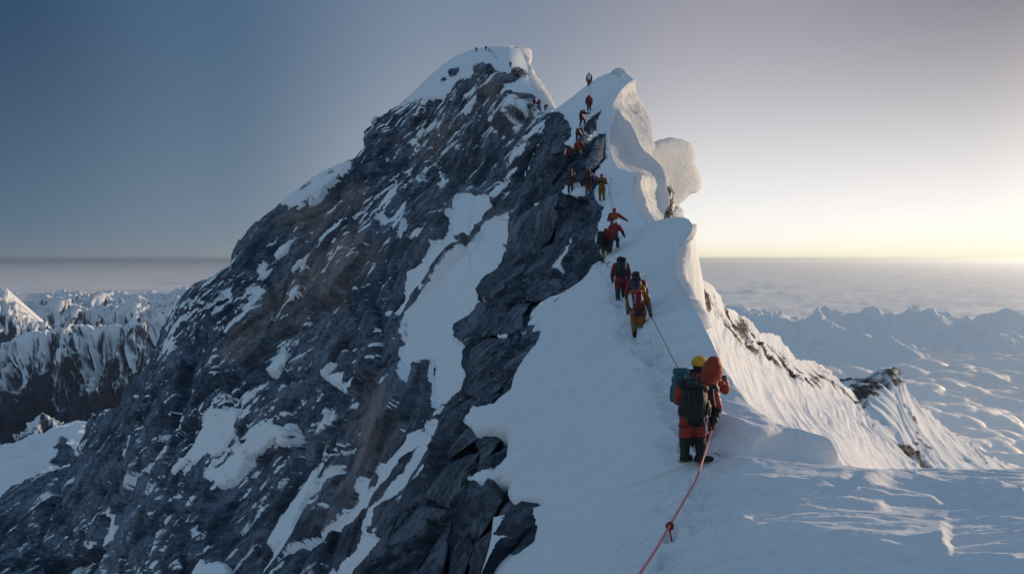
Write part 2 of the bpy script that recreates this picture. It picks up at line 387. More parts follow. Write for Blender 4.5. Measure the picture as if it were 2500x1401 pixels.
# ------------------------------------------------------------------ traced snow fields
SNOW_A = [
 [(985, 256), (1010, 222), (1040, 190), (1075, 160), (1110, 134), (1150, 116), (1190, 105), (1270, 105), (1310, 150), (1290, 190), (1271, 176), (1250, 172), (1228, 181), (1202, 164), (1168, 168), (1155, 190), (1117, 203), (1095, 228), (1052, 246), (1014, 241)],
 [(1285, 185), (1320, 220), (1365, 268), (1335, 275), (1310, 240), (1296, 236), (1275, 235), (1250, 246), (1225, 240), (1230, 222), (1250, 205), (1266, 192)],
 [(858, 380), (810, 408), (760, 428), (730, 455), (684, 490), (690, 507), (731, 502), (774, 477), (791, 455), (821, 425), (852, 402)],
 [(851, 524), (835, 556), (812, 580), (790, 605), (757, 630), (705, 663), (712, 648), (757, 612), (778, 580), (817, 550)],
 [(714, 572), (695, 615), (655, 672), (622, 694), (622, 684), (650, 645), (680, 600)],
 [(1117, 481), (1181, 470), (1202, 485), (1198, 511), (1168, 550), (1142, 580), (1125, 601), (1142, 612), (1121, 630), (1078, 660), (1018, 704), (1000, 740), (982, 772), (965, 770), (985, 735), (992, 665), (1052, 627), (1061, 592), (1095, 592), (1104, 571), (1100, 537)],
 [(1250, 538), (1260, 600), (1240, 648), (1185, 690), (1175, 714), (1200, 734), (1180, 780), (1123, 800), (1114, 829), (1150, 863), (1145, 930), (1130, 960), (1094, 995), (1085, 1010), (1072, 1006), (1066, 966), (1066, 890), (1050, 884), (1016, 888), (1012, 932), (998, 943), (992, 920), (988, 863), (997, 829), (994, 783), (997, 766), (1054, 709), (1112, 652), (1168, 601), (1202, 554), (1225, 540)],
 [(1080, 1040), (1066, 1103), (1035, 1160), (985, 1215), (930, 1250), (925, 1300), (945, 1322), (900, 1370), (870, 1430), (800, 1430), (880, 1320), (890, 1270), (950, 1200), (1000, 1130), (1040, 1080), (1060, 1040)],
 [(985, 1052), (1050, 1048), (1045, 1085), (990, 1120), (955, 1180), (885, 1262), (805, 1335), (740, 1395), (700, 1430), (690, 1420), (740, 1370), (840, 1275), (915, 1190), (950, 1130), (984, 1085)],
 [(825, 1060), (805, 1110), (772, 1165), (735, 1225), (690, 1295), (655, 1330), (648, 1312), (690, 1240), (740, 1170), (780, 1100)],
 [(852, 1120), (845, 1152), (800, 1215), (760, 1265), (720, 1315), (660, 1375), (630, 1410), (650, 1360), (720, 1270), (790, 1190), (830, 1140)],
 [(883, 1172), (906, 1166), (914, 1212), (885, 1246), (880, 1206)],
 [(785, 915), (815, 896), (848, 905), (842, 930), (825, 944), (800, 930)],
 [(806, 864), (800, 882), (775, 912), (763, 918), (780, 885)],
 [(574, 996), (549, 977), (503, 1006), (486, 1052), (452, 1092), (386, 1168), (446, 1151), (462, 1130), (495, 1113), (543, 1098), (572, 1055)],
 [(600, 1055), (655, 1022), (694, 1050), (688, 1076), (640, 1095), (600, 1112), (577, 1150), (549, 1186), (505, 1172), (500, 1155), (543, 1130), (572, 1090)],
 [(430, 773), (447, 768), (442, 802), (413, 822), (403, 800)], [(437, 818), (425, 850), (393, 870), (388, 850), (410, 825)],
 [(572, 698), (562, 730), (530, 772), (518, 762), (545, 720)], [(642, 700), (646, 716), (610, 742), (583, 737), (600, 720)],
 [(332, 1040), (330, 1072), (305, 1113), (296, 1107), (315, 1065)], [(287, 1235), (279, 1272), (265, 1312), (240, 1337), (218, 1337), (255, 1308), (264, 1270), (258, 1250)],
 [(694, 850), (697, 872), (670, 897), (648, 895), (665, 875)], [(480, 1355), (545, 1368), (545, 1410), (455, 1410)],
 [(1102, 423), (1107, 446), (1085, 472), (1070, 463), (1085, 438)], [(975, 440), (985, 470), (965, 475)], [(930, 540), (1000, 505), (990, 530), (975, 560)],
 [(1000, 535), (1003, 560), (985, 600), (982, 570)], [(640, 640), (655, 645), (625, 700), (610, 700)], [(970, 1075), (976, 1065), (962, 1110), (938, 1125), (945, 1100)],
 [(870, 1370), (940, 1320), (900, 1385), (870, 1410)],
]
ROCK_A = [[(1092, 190), (1105, 170), (1124, 165), (1123, 185), (1108, 190)], [(1077, 203), (1090, 190), (1095, 196), (1080, 206)], [(1243, 186), (1255, 172), (1272, 178), (1268, 190), (1248, 205), (1232, 215)]]
TAN_A = [[(1035, 390), (1060, 330), (1090, 300), (1120, 310), (1100, 350), (1060, 395)], [(1240, 250), (1330, 250), (1370, 275), (1330, 300), (1300, 340), (1240, 330)],
         [(560, 800), (640, 720), (720, 640), (830, 570), (920, 600), (900, 660), (780, 740), (640, 830), (520, 880)], [(1130, 600), (1200, 545), (1220, 530), (1180, 570), (1140, 612)],
         [(900, 930), (950, 960), (960, 1060), (930, 1160), (880, 1170), (870, 1050)], [(850, 1150), (930, 1200), (880, 1260), (800, 1300)], [(1160, 190), (1220, 180), (1260, 230), (1180, 260)],
         [(690, 520), (850, 440), (900, 480), (760, 570)]]

def poly_field(polys, uv, width, warp):
    f = np.zeros(uv.shape[:-1])
    for p in polys:
        f = np.maximum(f, np.clip(0.5 - (sdf(p, uv) + warp) / (2 * width), 0, 1))
    return f

# ------------------------------------------------------------------ the summit face
SKY_A = [(1190, 116), (1150, 124), (1110, 140), (1075, 165), (1040, 195), (1010, 225), (985, 250), (950, 272), (919, 281), (914, 295), (900, 305), (885, 320), (884, 360), (870, 375), (853, 391),
         (800, 412), (765, 430), (720, 465), (680, 497), (640, 525), (610, 550), (590, 575), (568, 610), (560, 645), (520, 672), (470, 692), (452, 710), (425, 745), (400, 790), (385, 815), (372, 850),
         (355, 895), (330, 915), (300, 950), (290, 985), (240, 1000), (215, 1020), (205, 1060), (185, 1105), (172, 1135), (130, 1150), (75, 1165), (30, 1185), (0, 1212), (-60, 1240), (-160, 1290)]
nu, nv = 480, 570
UV = coons([(1190, 116), (1215, 116), (1240, 118), (1268, 121), (1280, 150), (1287, 166)], [(-160, 1290), (200, 1560), (600, 1560), (1080, 1560)], SKY_A,
           [(1287, 166), (1290, 200), (1340, 262), (1400, 330), (1420, 420), (1400, 560), (1330, 720), (1260, 900), (1180, 1150), (1110, 1350), (1080, 1560)], nu, nv)
S = np.broadcast_to(np.linspace(0, 1, nu)[None], (nv, nu)); T = np.broadcast_to(np.linspace(0, 1, nv)[:, None], (nv, nu))
D0 = dA(UV[..., 0], UV[..., 1])
P0 = at(UV[..., 0], UV[..., 1], D0)
edge_px = S * np.linalg.norm(UV[:, -1] - UV[:, 0], axis=-1)[:, None]
snow_edge = np.clip(poly_field(SNOW_A[:1] + SNOW_A[2:3], UV, 8, 0), 0, 1)
# ragged rock skyline
rg, _ = facets(P0 * np.array([1, .12, 1]) / 9.0, 0.6, 3); rg2 = fbm(P0 * np.array([1, .12, 1]) / 5.0, 4)
wgt = np.exp(-edge_px / 25) * (1 - snow_edge)
UV = UV + np.stack([-0.6 * np.ones_like(rg), -0.8 * np.ones_like(rg)], -1) * (wgt * (6 * rg + 4 * rg2))[..., None]
D0 = D0 + 16 * (1 - np.sqrt(1 - (1 - np.clip(edge_px / 38, 0, 1)) ** 2 + 1e-6))          # the face rolls over at the skyline
P0 = at(UV[..., 0], UV[..., 1], D0)
Nn = grid_normals(P0)
STR = np.array([-0.66, 0.10, 0.74])            # pole of the dipping strata
def rock_disp(P, L, seed=0, amps=(1, 1, 1, 1), ysq=1.0, rough=0.10):
    P = P * np.array([1, ysq, 1])
    Q = P + 0.35 * L * np.stack([fbm(P / (1.4 * L) + 5, 3), fbm(P / (1.4 * L) + 45, 3), fbm(P / (1.4 * L) + 85, 3)], -1)
    a = np.array([[0.72, 0, 0.69], [0, 1, 0], [-0.69, 0, 0.72]])                          # along strata, depth, across
    R = Q @ a.T
    f1, e1 = facets(R / np.array([2.2 * L, 1.3 * L, 1.0 * L]), 0.7, seed)
    f2, e2 = facets(R / np.array([0.8 * L, 0.5 * L, 0.36 * L]), 0.8, seed + 1)
    f3 = facets(R / np.array([0.27 * L, 0.17 * L, 0.12 * L]), 0.9, seed + 2)[0] if amps[2] else 0.0
    w = (Q @ STR) / (1.15 * L) + 0.5 * fbm(P / (3 * L), 2)
    saw = w - np.floor(w)
    h = (amps[0] * 0.30 * f1 + amps[1] * 0.13 * f2 + amps[2] * 0.055 * f3 + amps[3] * 0.13 * (saw - 0.5) * (0.5 + fbm(P / (2 * L) + 3, 2))
         - 0.05 * np.exp(-(e1 / 0.05) ** 2) - 0.025 * np.exp(-(e2 / 0.06) ** 2) + rough * fbm(P / (0.5 * L), 5))
    return h * L, f1, saw
h, f1, saw = rock_disp(P0, 14.0, 0, (1.05, 0.95, 0.75, 0.6), 0.12, 0.06)
hb, fb1, _ = rock_disp(P0, 38.0, 9, (1, 0.6, 0, 0.8), 0.12)
P0n = P0 * np.array([1, 0.12, 1])
sc_near = np.clip(D0 / 130, 0.38, 1.0)
warp = 10 * fbm(P0n / (11 * sc_near[..., None]), 5) + 11 * fbm(P0n / (3 * sc_near[..., None]), 3)
R = P0n @ np.array([[0.72, 0, 0.69], [0, 1, 0], [-0.69, 0, 0.72]]).T
cut = np.clip(fbm(R / (np.array([11.0, 8.0, 2.6]) * sc_near[..., None]) + 71, 4) + 0.02, 0, 1)
CLEAN = (0, 1, 5, 6)
big = np.maximum(poly_field([SNOW_A[k] for k in CLEAN], UV, 6.0, warp), poly_field([q for k, q in enumerate(SNOW_A) if k not in CLEAN], UV, 6.0, warp + 48 * cut))
rockin = poly_field(ROCK_A, UV, 4.0, warp * 0.5)
big = big * (1 - rockin)
sm = sstep(0.40, 0.75, big)
disp = h * (0.50 * sc_near) * (1 - sm) + hb * 0.60 * sc_near * (1 - 0.8 * sm) - 0.15 * sc_near * sm
disp = disp * (0.12 + 0.88 * np.clip(edge_px / 70, 0, 1)) * (1 - 0.8 * sstep(0, 30, -sdf([(1160, 60), (1160, 150), (1225, 200), (1300, 300), (1500, 300), (1500, 60)], UV)))
P1 = P0 + Nn * disp[..., None]
N1 = grid_normals(P1)
# small drifts caught on ledges and in streaks that run with the strata
R = P0n @ np.array([[0.72, 0, 0.69], [0, 1, 0], [-0.69, 0, 0.72]]).T
st = fbm(R / (np.array([15.0, 9.0, 3.4]) * sc_near[..., None]) + 31, 5)
zone = fbm(P0n / 60.0 + 11, 3)
upness = N1 @ np.array([-0.25, -0.35, 0.9])
upd = upness - (Nn @ np.array([-0.25, -0.35, 0.9]))
fine = fbm(R / (np.array([5.2, 3.0, 1.05]) * sc_near[..., None]) + 51, 4)
fleck = np.maximum(0.10 + 1.8 * (st - 0.06) + 0.4 * upd + 0.4 * zone, 0.13 + 1.55 * fine + 0.9 * upd + 0.8 * zone + 0.3 * st)
fleck = np.clip(fleck, 0, 1)
low = poly_field([[(-200, 1150), (170, 1130), (330, 1110), (640, 1180), (640, 1600), (-200, 1600)]], UV, 60, 40 * fbm(P0n / 50, 3))
frosty = poly_field([[(1235, 245), (1330, 238), (1372, 275), (1340, 310), (1310, 345), (1260, 340), (1232, 290)]], UV, 14, 14 * fbm(P0n / 5, 4))
fleck = np.maximum(fleck, frosty * np.clip(0.46 + 0.75 * fbm(P0n / 3.0 + 2, 4), 0, 1))
snowA = np.maximum(np.clip(big * 1.15, 0, 1), np.clip(fleck, 0, 1) * (1 - rockin) * (1 - 0.25 * low))
P1 = P1 + N1 * (np.clip(snowA - 0.4, 0, 0.6) * 0.5 * sc_near)[..., None]
tanA = np.clip(1.1 * poly_field(TAN_A, UV, 40, 40 * fbm(P0n / 25 + 3, 4)) * (0.85 + 1.0 * fbm(P0n / 12 + 8, 4)) + 0.5 * np.clip(fbm(P0n / 45 + 77, 4), 0, 1), 0, 1)
SURF = {'mountain': P1}
# far side of the mountain: fold over the skyline and fall away behind
back = []
for k in (3, 2, 1):
    b = P1[:, 0] + np.stack([0.05 * P0[:, 0, 0] * 0 + 6.0 * k, 24.0 * k + np.zeros(nv), -10.0 * k * k + np.zeros(nv)], -1)
    back.append(b)
Pg = np.concatenate([np.stack(back, 1), P1], 1)
ext = lambda a: np.concatenate([np.repeat(a[:, :1], 3, 1), a], 1)
M_FACE = mat_rock_snow('face_rock', 2.6, edge=0.07, streak=0.8, bmp=0.7, dust=0.55, tan=(0.44, 0.38, 0.37))
mountain = grid_mesh('mountain', Pg, M_FACE, attrs={'snow': ext(snowA), 'tan': ext(tanA)}, kind='structure', label='dark rocky summit face streaked with snow')

def side_patch(name, left, right, dl, dr, n_across, n_down, mat, parent, bulge=0.0, noise=0.3, L=3.0, mids=None, attrs=None, skirt=3, smooth=True):
    """a snow or rock wall between two traced 3-D rails"""
    A = resample(left, n_down, smooth); B = resample(right, n_down, smooth)
    da = np.array([dl(*q) if callable(dl) else 0 for q in A]) if callable(dl) else np.interp(np.linspace(0, 1, n_down), np.linspace(0, 1, len(dl)), dl)
    db = np.array([dr(*q) for q in B]) if callable(dr) else np.interp(np.linspace(0, 1, n_down), np.linspace(0, 1, len(dr)), dr)
    PA = at(A[:, 0], A[:, 1], da); PB = at(B[:, 0], B[:, 1], db)
    s = np.linspace(0, 1, n_across)[None, :, None]
    P = PA[:, None] * (1 - s) + PB[:, None] * s
    n = grid_normals(P)
    w = np.sin(np.pi * s[..., 0]) * bulge + noise * fbm(P / L, 5) * np.clip(4 * s[..., 0], 0, 1)
    w = w + (0.22 * noise * fbm(P / (0.16 * L) + 4, 4) + 0.10 * noise * ridged(P / np.array([0.3 * L, 0.3 * L, 0.1 * L]), 3)) * np.clip(6 * s[..., 0], 0.25, 1)
    if mids is not None: w = w + mids(P, s[..., 0] + 0 * w)
    P = P + n * w[..., None]
    ext = [P] + [P[:, -1:] + np.array([-1.2 * k, 2.2 * k, -0.8 * k * k]) for k in range(1, skirt + 1)]
    P = np.concatenate(ext, 1)
    return grid_mesh(name, P, mat, parent, attrs)

M_CORN = mat_snow('cornice_snow', 1.1, 0.40, (1, 1, 2.2), sss=0.26)
M_SLOPE = mat_snow('slope_snow', 1.0, 0.5)
# lit wall of the summit cornice
side_patch('cornice', [(1240, 118), (1268, 121), (1283, 150), (1288, 168), (1284, 192), (1292, 214), (1312, 236), (1334, 262), (1342, 275)],
           [(1268, 120), (1295, 123), (1299, 145), (1294, 162), (1310, 186), (1330, 214), (1345, 240), (1358, 268), (1362, 282)],
           lambda u, v: dA(u, v) - 1.0, lambda u, v: dA(min(u, 1345), v) + 7, 40, 160, M_CORN, mountain, 0.6, 0.8, 8)

# ------------------------------------------------------------------ the near ridge: tower, rock band
CREST_B = [(1547, 197), (1532, 207), (1515, 225), (1500, 250), (1497, 263), (1502, 278), (1494, 305), (1489, 335), (1488, 362), (1495, 390), (1508, 412), (1526, 422), (1550, 426), (1552, 440), (1545, 462), (1548, 482), (1556, 512), (1570, 536), (1592, 556)]
LEFT_B = [(1357, 268), (1335, 300), (1312, 350), (1290, 420), (1262, 490), (1242, 545), (1236, 640), (1172, 695), (1166, 735), (1188, 742), (1175, 790), (1140, 830), (1148, 862), (1135, 930), (1125, 975), (1085, 1000), (1070, 1040), (1040, 1130), (1033, 1200), (985, 1255), (932, 1320), (890, 1401), (840, 1490), (800, 1560)]
nu, nv = 255, 510
UV = coons([(1357, 268), (1400, 238), (1425, 216), (1440, 206), (1460, 192), (1490, 180), (1516, 173), (1526, 178), (1547, 197)],
           [(800, 1560), (1000, 1560), (1420, 1560)], LEFT_B, CREST_B + [(1600, 620), (1560, 760), (1480, 900), (1430, 1080), (1400, 1300), (1420, 1560)], nu, nv)
S = np.broadcast_to(np.linspace(0, 1, nu)[None], (nv, nu))
D0 = dB(UV[..., 0], UV[..., 1]); P0 = at(UV[..., 0], UV[..., 1], D0)
UNDER_C = [(1500, 640), (1425, 690), (1400, 722), (1345, 743), (1312, 753), (1290, 785), (1290, 808), (1310, 830), (1297, 855), (1275, 885), (1262, 910), (1245, 950), (1216, 977), (1195, 998), (1160, 1012), (1150, 1024), (1160, 1034), (1240, 1040), (1240, 1070), (1222, 1115), (1180, 1158), (1240, 1160), (1240, 1190), (1260, 1215), (1330, 1235), (1330, 1300), (1250, 1410), (1240, 1600), (1700, 1600), (1800, 700), (1600, 560)]
D0 = D0 * (1 + 0.10 * sstep(0, 40, -sdf(UNDER_C, UV))); P0 = at(UV[..., 0], UV[..., 1], D0)
edge_px = S * np.linalg.norm(UV[:, -1] - UV[:, 0], axis=-1)[:, None]
rg, _ = facets(P0 / (0.035 * D0[..., None] + 0.2), 0.6, 5)
rgw = fbm(P0 / 1.6, 5)
SNOW_B = [[(1340, 272), (1395, 225), (1440, 190), (1490, 165), (1520, 160), (1570, 190), (1580, 420), (1620, 560), (1600, 640), (1488, 650), (1468, 622), (1464, 560), (1470, 520), (1478, 500), (1455, 488), (1452, 470), (1462, 440), (1445, 430), (1470, 402), (1480, 386), (1478, 326), (1462, 330), (1440, 352), (1418, 372), (1395, 362), (1370, 347), (1392, 342), (1396, 312), (1380, 292), (1372, 274)],
          [(1403, 578), (1402, 592), (1388, 625), (1372, 662), (1348, 668), (1362, 640), (1388, 612)], [(1310, 492), (1306, 500), (1290, 514), (1296, 502)],
          [(1400, 450), (1440, 470), (1420, 482), (1385, 478), (1370, 466)], [(1138, 1020), (1160, 1002), (1200, 985), (1215, 1010), (1225, 1036), (1190, 1036), (1175, 1048), (1145, 1043)],
          [(1146, 1172), (1165, 1155), (1205, 1150), (1235, 1160), (1225, 1178), (1200, 1180), (1180, 1192)], [(1275, 820), (1300, 822), (1285, 838), (1266, 836)], [(1215, 818), (1240, 817), (1238, 824), (1216, 824)]]
ROCK_B = [[(1468, 272), (1448, 284), (1432, 300), (1424, 330), (1440, 338), (1456, 322), (1456, 302)], [(1420, 340), (1440, 345), (1425, 365), (1405, 370)]]
wgt = np.exp(-edge_px / 20) * (1 - poly_field(SNOW_B[:1], UV, 5, 0))
UV = UV + np.stack([-np.ones_like(rg), -0.3 * np.ones_like(rg)], -1) * (wgt * (9 * rg + 6 * rgw))[..., None]
D0 = D0 + (0.06 * D0) * (1 - np.sqrt(1 - (1 - np.clip(edge_px / 40, 0, 1)) ** 2 + 1e-6))
P0 = at(UV[..., 0], UV[..., 1], D0); Nn = grid_normals(P0)
h, f1, saw = rock_disp(P0, 3.2, 4, (1.0, 1.0, 1.0, 1.6))
warp = 6 * fbm(P0 / 2.2, 5) + 3 * rgw
snowB = poly_field(SNOW_B, UV, 4.0, warp)
rockin = poly_field(ROCK_B, UV, 4.0, warp * 0.7)
snowB = snowB * (1 - rockin)
mB = 1 - sstep(0.3, 0.9, snowB)
disp = h * 0.75 * mB * (0.3 + 0.7 * np.clip(edge_px / 40, 0, 1)) + 0.35 * rockin
P1 = P0 + Nn * disp[..., None]
N1 = grid_normals(P1)
st = fbm((P0 @ np.array([[0.72, 0, 0.69], [0, 1, 0], [-0.69, 0, 0.72]]).T) / np.array([7.0, 4, 1.8]) + 3, 5)
fl = np.clip(-0.05 + 0.9 * (st - 0.1) + 0.45 * (N1 - Nn) @ np.array([-0.2, -0.3, 0.9]) + 0.6 * fbm(P0 / 14 + 5, 3), 0, 1) * (1 - rockin)
snB = np.maximum(snowB, fl)
P1 = P1 + N1 * (0.18 * np.clip(snB - 0.4, 0, 0.6))[..., None] + Nn * (0.12 * fbm(P0 / 2.5, 4) * (1 - mB))[..., None]
tanB = np.clip(0.25 * fbm(P0 / 6 + 30, 4) + 0.05, 0, 1)
back = [P1[:, 0] + np.stack([2.2 * k + np.zeros(nv), 0.12 * k * D0[:, 0], -1.5 * k * k + np.zeros(nv)], -1) for k in (3, 2, 1)]
SURF['ridge'] = P1
M_BAND = mat_rock_snow('band_rock', 0.8)
ridge = grid_mesh('ridge', np.concatenate([np.stack(back, 1), P1], 1), M_BAND, attrs={'snow': ext(snB), 'tan': ext(tanB)}, kind='structure', label='steep rock and snow step on the ridge where climbers queue')

# sunlit wall of the tower cornice, with a crease between its two scoops
def scoop(P, s):
    t = np.linspace(0, 1, P.shape[0])[:, None]
    c1 = 0.10 + 1.15 * np.clip((t - 0.22) / 0.70, 0, 1.2)           # crease runs down and outwards
    ridge_ = np.exp(-((s - c1) / 0.05) ** 2) * sstep(0.18, 0.3, t) * (1 - sstep(0.8, 0.95, t))
    lo = np.exp(-((s - c1 + 0.28) / 0.22) ** 2) * sstep(0.25, 0.5, t)
    up = np.exp(-((s - c1 - 0.40) / 0.3) ** 2) * (1 - sstep(0.55, 0.8, t))
    rip = 0.10 * np.sin(P[..., 2] * 2.3 + 3 * fbm(P / 4, 2)) * sstep(0.3, 0.8, s) * (1 - sstep(0.5, 0.7, t))
    return 0.8 * ridge_ - 0.55 * lo - 0.55 * up + rip
side_patch('cornice', CREST_B[:-1] + [(1592, 556), (1600, 600)],
           [(1549, 196), (1552, 215), (1560, 240), (1575, 265), (1586, 290), (1598, 320), (1603, 350), (1603, 385), (1613, 412), (1616, 445), (1613, 480), (1617, 520), (1640, 560), (1650, 600)],
           lambda u, v: dB(u, v) - 0.15, [86.5, 88, 88, 86, 83, 80, 77, 73, 70, 66, 62, 58, 54, 50], 90, 300, M_CORN, ridge, 0.4, 0.5, 5, mids=scoop)
side_patch('cornice', [(1490, 184), (1500, 180), (1512, 181), (1522, 188)], [(1513, 174), (1519, 172), (1526, 177), (1527, 188)], lambda u, v: dB(u, v) - 0.6, lambda u, v: dB(u, v) + 0.5, 14, 30, M_CORN, ridge, 0.4, 0.15, 2)
side_patch('cornice', [(1549, 425), (1553, 440), (1546, 462), (1549, 482), (1557, 512), (1571, 536), (1590, 556)], [(1556, 428), (1566, 445), (1572, 470), (1584, 500), (1592, 530), (1604, 552), (1620, 575)],
           lambda u, v: dB(u, v) - 0.5, lambda u, v: dB(u, v) + 1.2, 24, 90, M_CORN, ridge, 0.35, 0.25, 2)

def blob(name, outline, dfun, thick, mat, parent, rings=26, m=110, pw=5.0, rag=3.0, L=1.0, amp=0.2, tilt=(0, 0), blocky=True, attrs=None, seed=0, sink=0.25, label=None, smooth=False):
    """a solid lump with the traced outline: a front that bulges towards the viewer and a back"""
    O = resample(list(outline) + [outline[0]], m + 1, smooth)[:-1]
    c = O.mean(0)
    t = np.concatenate([np.linspace(0.02, 0.75, rings // 2), np.linspace(0.8, 1.0, rings - rings // 2), [0.9, 0.6, 0.15]])
    nfront = rings
    UVb = c + (O - c)[None] * t[:, None, None]
    size = np.linalg.norm(O - c, axis=1).mean()
    db = dfun(UVb[..., 0], UVb[..., 1]) if callable(dfun) else np.full(UVb.shape[:2], float(dfun))
    prof = (1 - np.clip(t, 0, 1) ** pw) ** (1 / 2.2)
    dz = thick * prof; dz[nfront:] = -thick * np.array([0.6, 1.2, 1.5])
    rel = (UVb - c) / size
    d = db - dz[:, None] + thick * sink + thick * (tilt[0] * rel[..., 0] + tilt[1] * rel[..., 1])
    P = at(UVb[..., 0], UVb[..., 1], d)
    n = P - at(c[0], c[1], np.array(float(d.mean()) + thick))
    n /= np.linalg.norm(n, axis=-1, keepdims=True)
    if blocky:
        hh, _, _ = rock_disp(P + seed * 7.7, L, seed, (0.8, 1.0, 1.0, 1.0))
    else:
        hh = fbm(P / L + seed, 5) * L + 0.5 * L * ridged(P / np.array([1.2 * L, 1.2 * L, 0.22 * L]) + 3, 4)
    P = P + n * (amp * hh)[..., None]
    return grid_mesh(name, P, mat, parent, {'snow': np.zeros(P.shape[:2]), 'tan': np.full(P.shape[:2], 0.05)} if attrs is None else attrs(P), closed=True, label=label)

# balanced snow mushroom beyond the tower, and the rock under it
def mush(u, v): return 84 + 0.03 * (np.asarray(u, float) - 1600)
def layers(P):
    return {}
blob('cornice', [(1575, 362), (1596, 348), (1612, 342), (1640, 338), (1668, 342), (1686, 351), (1695, 364), (1699, 380), (1698, 398), (1704, 420), (1712, 440), (1712, 456), (1703, 470), (1686, 473), (1668, 488), (1652, 503), (1630, 530), (1600, 550), (1575, 520)], mush, 2.2, M_CORN, ridge, pw=9, L=4.5, amp=0.07, blocky=False, m=170, rings=46, attrs=layers, tilt=(1.3, -0.2))
blob('cornice', [(1640, 505), (1655, 503), (1666, 514), (1669, 530), (1690, 560), (1660, 580), (1600, 580), (1600, 520)], lambda u, v: mush(u, v) - 2, 2.6, M_CORN, ridge, pw=2.2, L=2.0, amp=0.2, blocky=False, attrs=layers)
M_ROCKW = mat_rock_snow('frosted_rock', 0.9, (0.16, 0.15, 0.14), (0.26, 0.25, 0.24), (0.3, 0.27, 0.24))
def frost(P):
    return {'snow': np.clip(0.45 + 0.9 * fbm(P / 0.8, 4), 0, 1), 'tan': np.full(P.shape[:2], 0.4)}
blob('rock', [(1628, 456), (1640, 455), (1646, 470), (1648, 500), (1650, 530), (1640, 560), (1605, 560), (1609, 530), (1614, 500), (1622, 480)], lambda u, v: mush(u, v) - 5.5, 1.2, M_ROCKW, ridge, pw=3, L=1.6, amp=1.0, attrs=frost)

# slabs and boulders of the rock band that can be told apart
M_SLAB = mat_rock_snow('slab_rock', 0.55, (0.075, 0.100, 0.135), (0.20, 0.24, 0.295))
SLABS = [
 ([(1244, 543), (1293, 509), (1333, 483), (1370, 466), (1384, 477), (1373, 514), (1361, 554), (1347, 589), (1321, 617), (1287, 631), (1241, 657), (1233, 643), (1239, 591)], 3.2, 5, (0.4, 0.25)),
 ([(1167, 714), (1184, 686), (1230, 654), (1270, 643), (1299, 640), (1259, 683), (1244, 706), (1201, 731), (1176, 731)], 2.6, 4, (0.3, 0.3)),
 ([(1247, 714), (1264, 690), (1287, 657), (1319, 631), (1367, 580), (1401, 578), (1384, 620), (1347, 669), (1310, 689), (1275, 706)], 1.5, 3, (0.2, -0.1)),
 ([(1264, 706), (1310, 688), (1347, 674), (1373, 680), (1376, 700), (1350, 723), (1310, 739), (1273, 737)], 1.6, 3, (0.2, 0.4)),
 ([(1167, 791), (1196, 749), (1250, 723), (1273, 737), (1299, 740), (1276, 769), (1279, 803), (1250, 817), (1193, 822), (1167, 817)], 1.7, 3, (0.3, 0.2)),
 ([(1150, 850), (1190, 825), (1260, 822), (1278, 840), (1262, 880), (1248, 915), (1225, 950), (1180, 985), (1140, 965), (1140, 905)], 1.2, 2.5, (0.2, 0.0)),
 ([(1108, 1069), (1136, 1046), (1188, 1043), (1176, 1069), (1162, 1077), (1122, 1103), (1088, 1129), (1090, 1094)], 0.7, 1.6, (0.2, 0)),
 ([(1171, 1106), (1159, 1143), (1142, 1177), (1136, 1206), (1108, 1243), (1070, 1228), (1033, 1212), (1056, 1177), (1088, 1135), (1136, 1115)], 0.8, 1.8, (0.2, 0.1)),
 ([(1027, 1229), (1070, 1235), (1108, 1243), (1113, 1275), (1099, 1309), (1093, 1358), (1080, 1420), (985, 1440), (880, 1430), (922, 1343), (970, 1289)], 0.9, 2.0, (0.3, 0.1)),
 ([(1165, 1200), (1202, 1175), (1222, 1195), (1228, 1223), (1199, 1275), (1171, 1312), (1162, 1286), (1168, 1238)], 0.6, 1.2, (0.5, 0.2)),
 ([(1262, 1205), (1279, 1212), (1296, 1226), (1319, 1229), (1312, 1249), (1318, 1275), (1311, 1318), (1285, 1341), (1262, 1375), (1234, 1405), (1200, 1450), (1135, 1440), (1139, 1401), (1153, 1352), (1162, 1323), (1202, 1286), (1231, 1229)], 0.7, 1.6, (0.25, 0.15)),
 ([(1196, 1040), (1211, 1037), (1229, 1046), (1228, 1054), (1222, 1077), (1188, 1126), (1168, 1146), (1171, 1109), (1159, 1080), (1179, 1066)], 0.7, 1.3, (0.3, 0.1)),
 ([(1073, 1052), (1079, 1017), (1099, 1000), (1113, 1014), (1108, 1043), (1096, 1066), (1079, 1066)], 1.4, 2, (0, 0.2)),
 ([(929, 1286), (939, 1258), (956, 1246), (973, 1255), (964, 1283), (947, 1318), (936, 1309)], 0.8, 1.2, (0.2, 0.1)),
 ([(1432, 424), (1428, 398), (1442, 368), (1455, 338), (1477, 328), (1478, 352), (1476, 385), (1455, 412)], 1.4, 2.4, (0.2, 0.1)),
 ([(1424, 330), (1432, 302), (1448, 286), (1458, 300), (1455, 322), (1440, 337)], 0.9, 1.6, (0.2, 0.2)),
 ([(1340, 330), (1375, 325), (1390, 345), (1372, 372), (1345, 380), (1325, 360)], 1.6, 2.6, (0.2, 0.2)),
 ([(1112, 1330), (1150, 1290), (1160, 1330), (1140, 1390), (1120, 1440), (1090, 1430), (1098, 1370)], 0.35, 1.2, (0.6, 0.2)),
]
for k, (o, th, L, tl) in enumerate(SLABS):
    blob('rock', o, dB, th, M_SLAB, ridge, pw=6, L=L, amp=0.32, tilt=tl, seed=k + 2, sink=0.3)
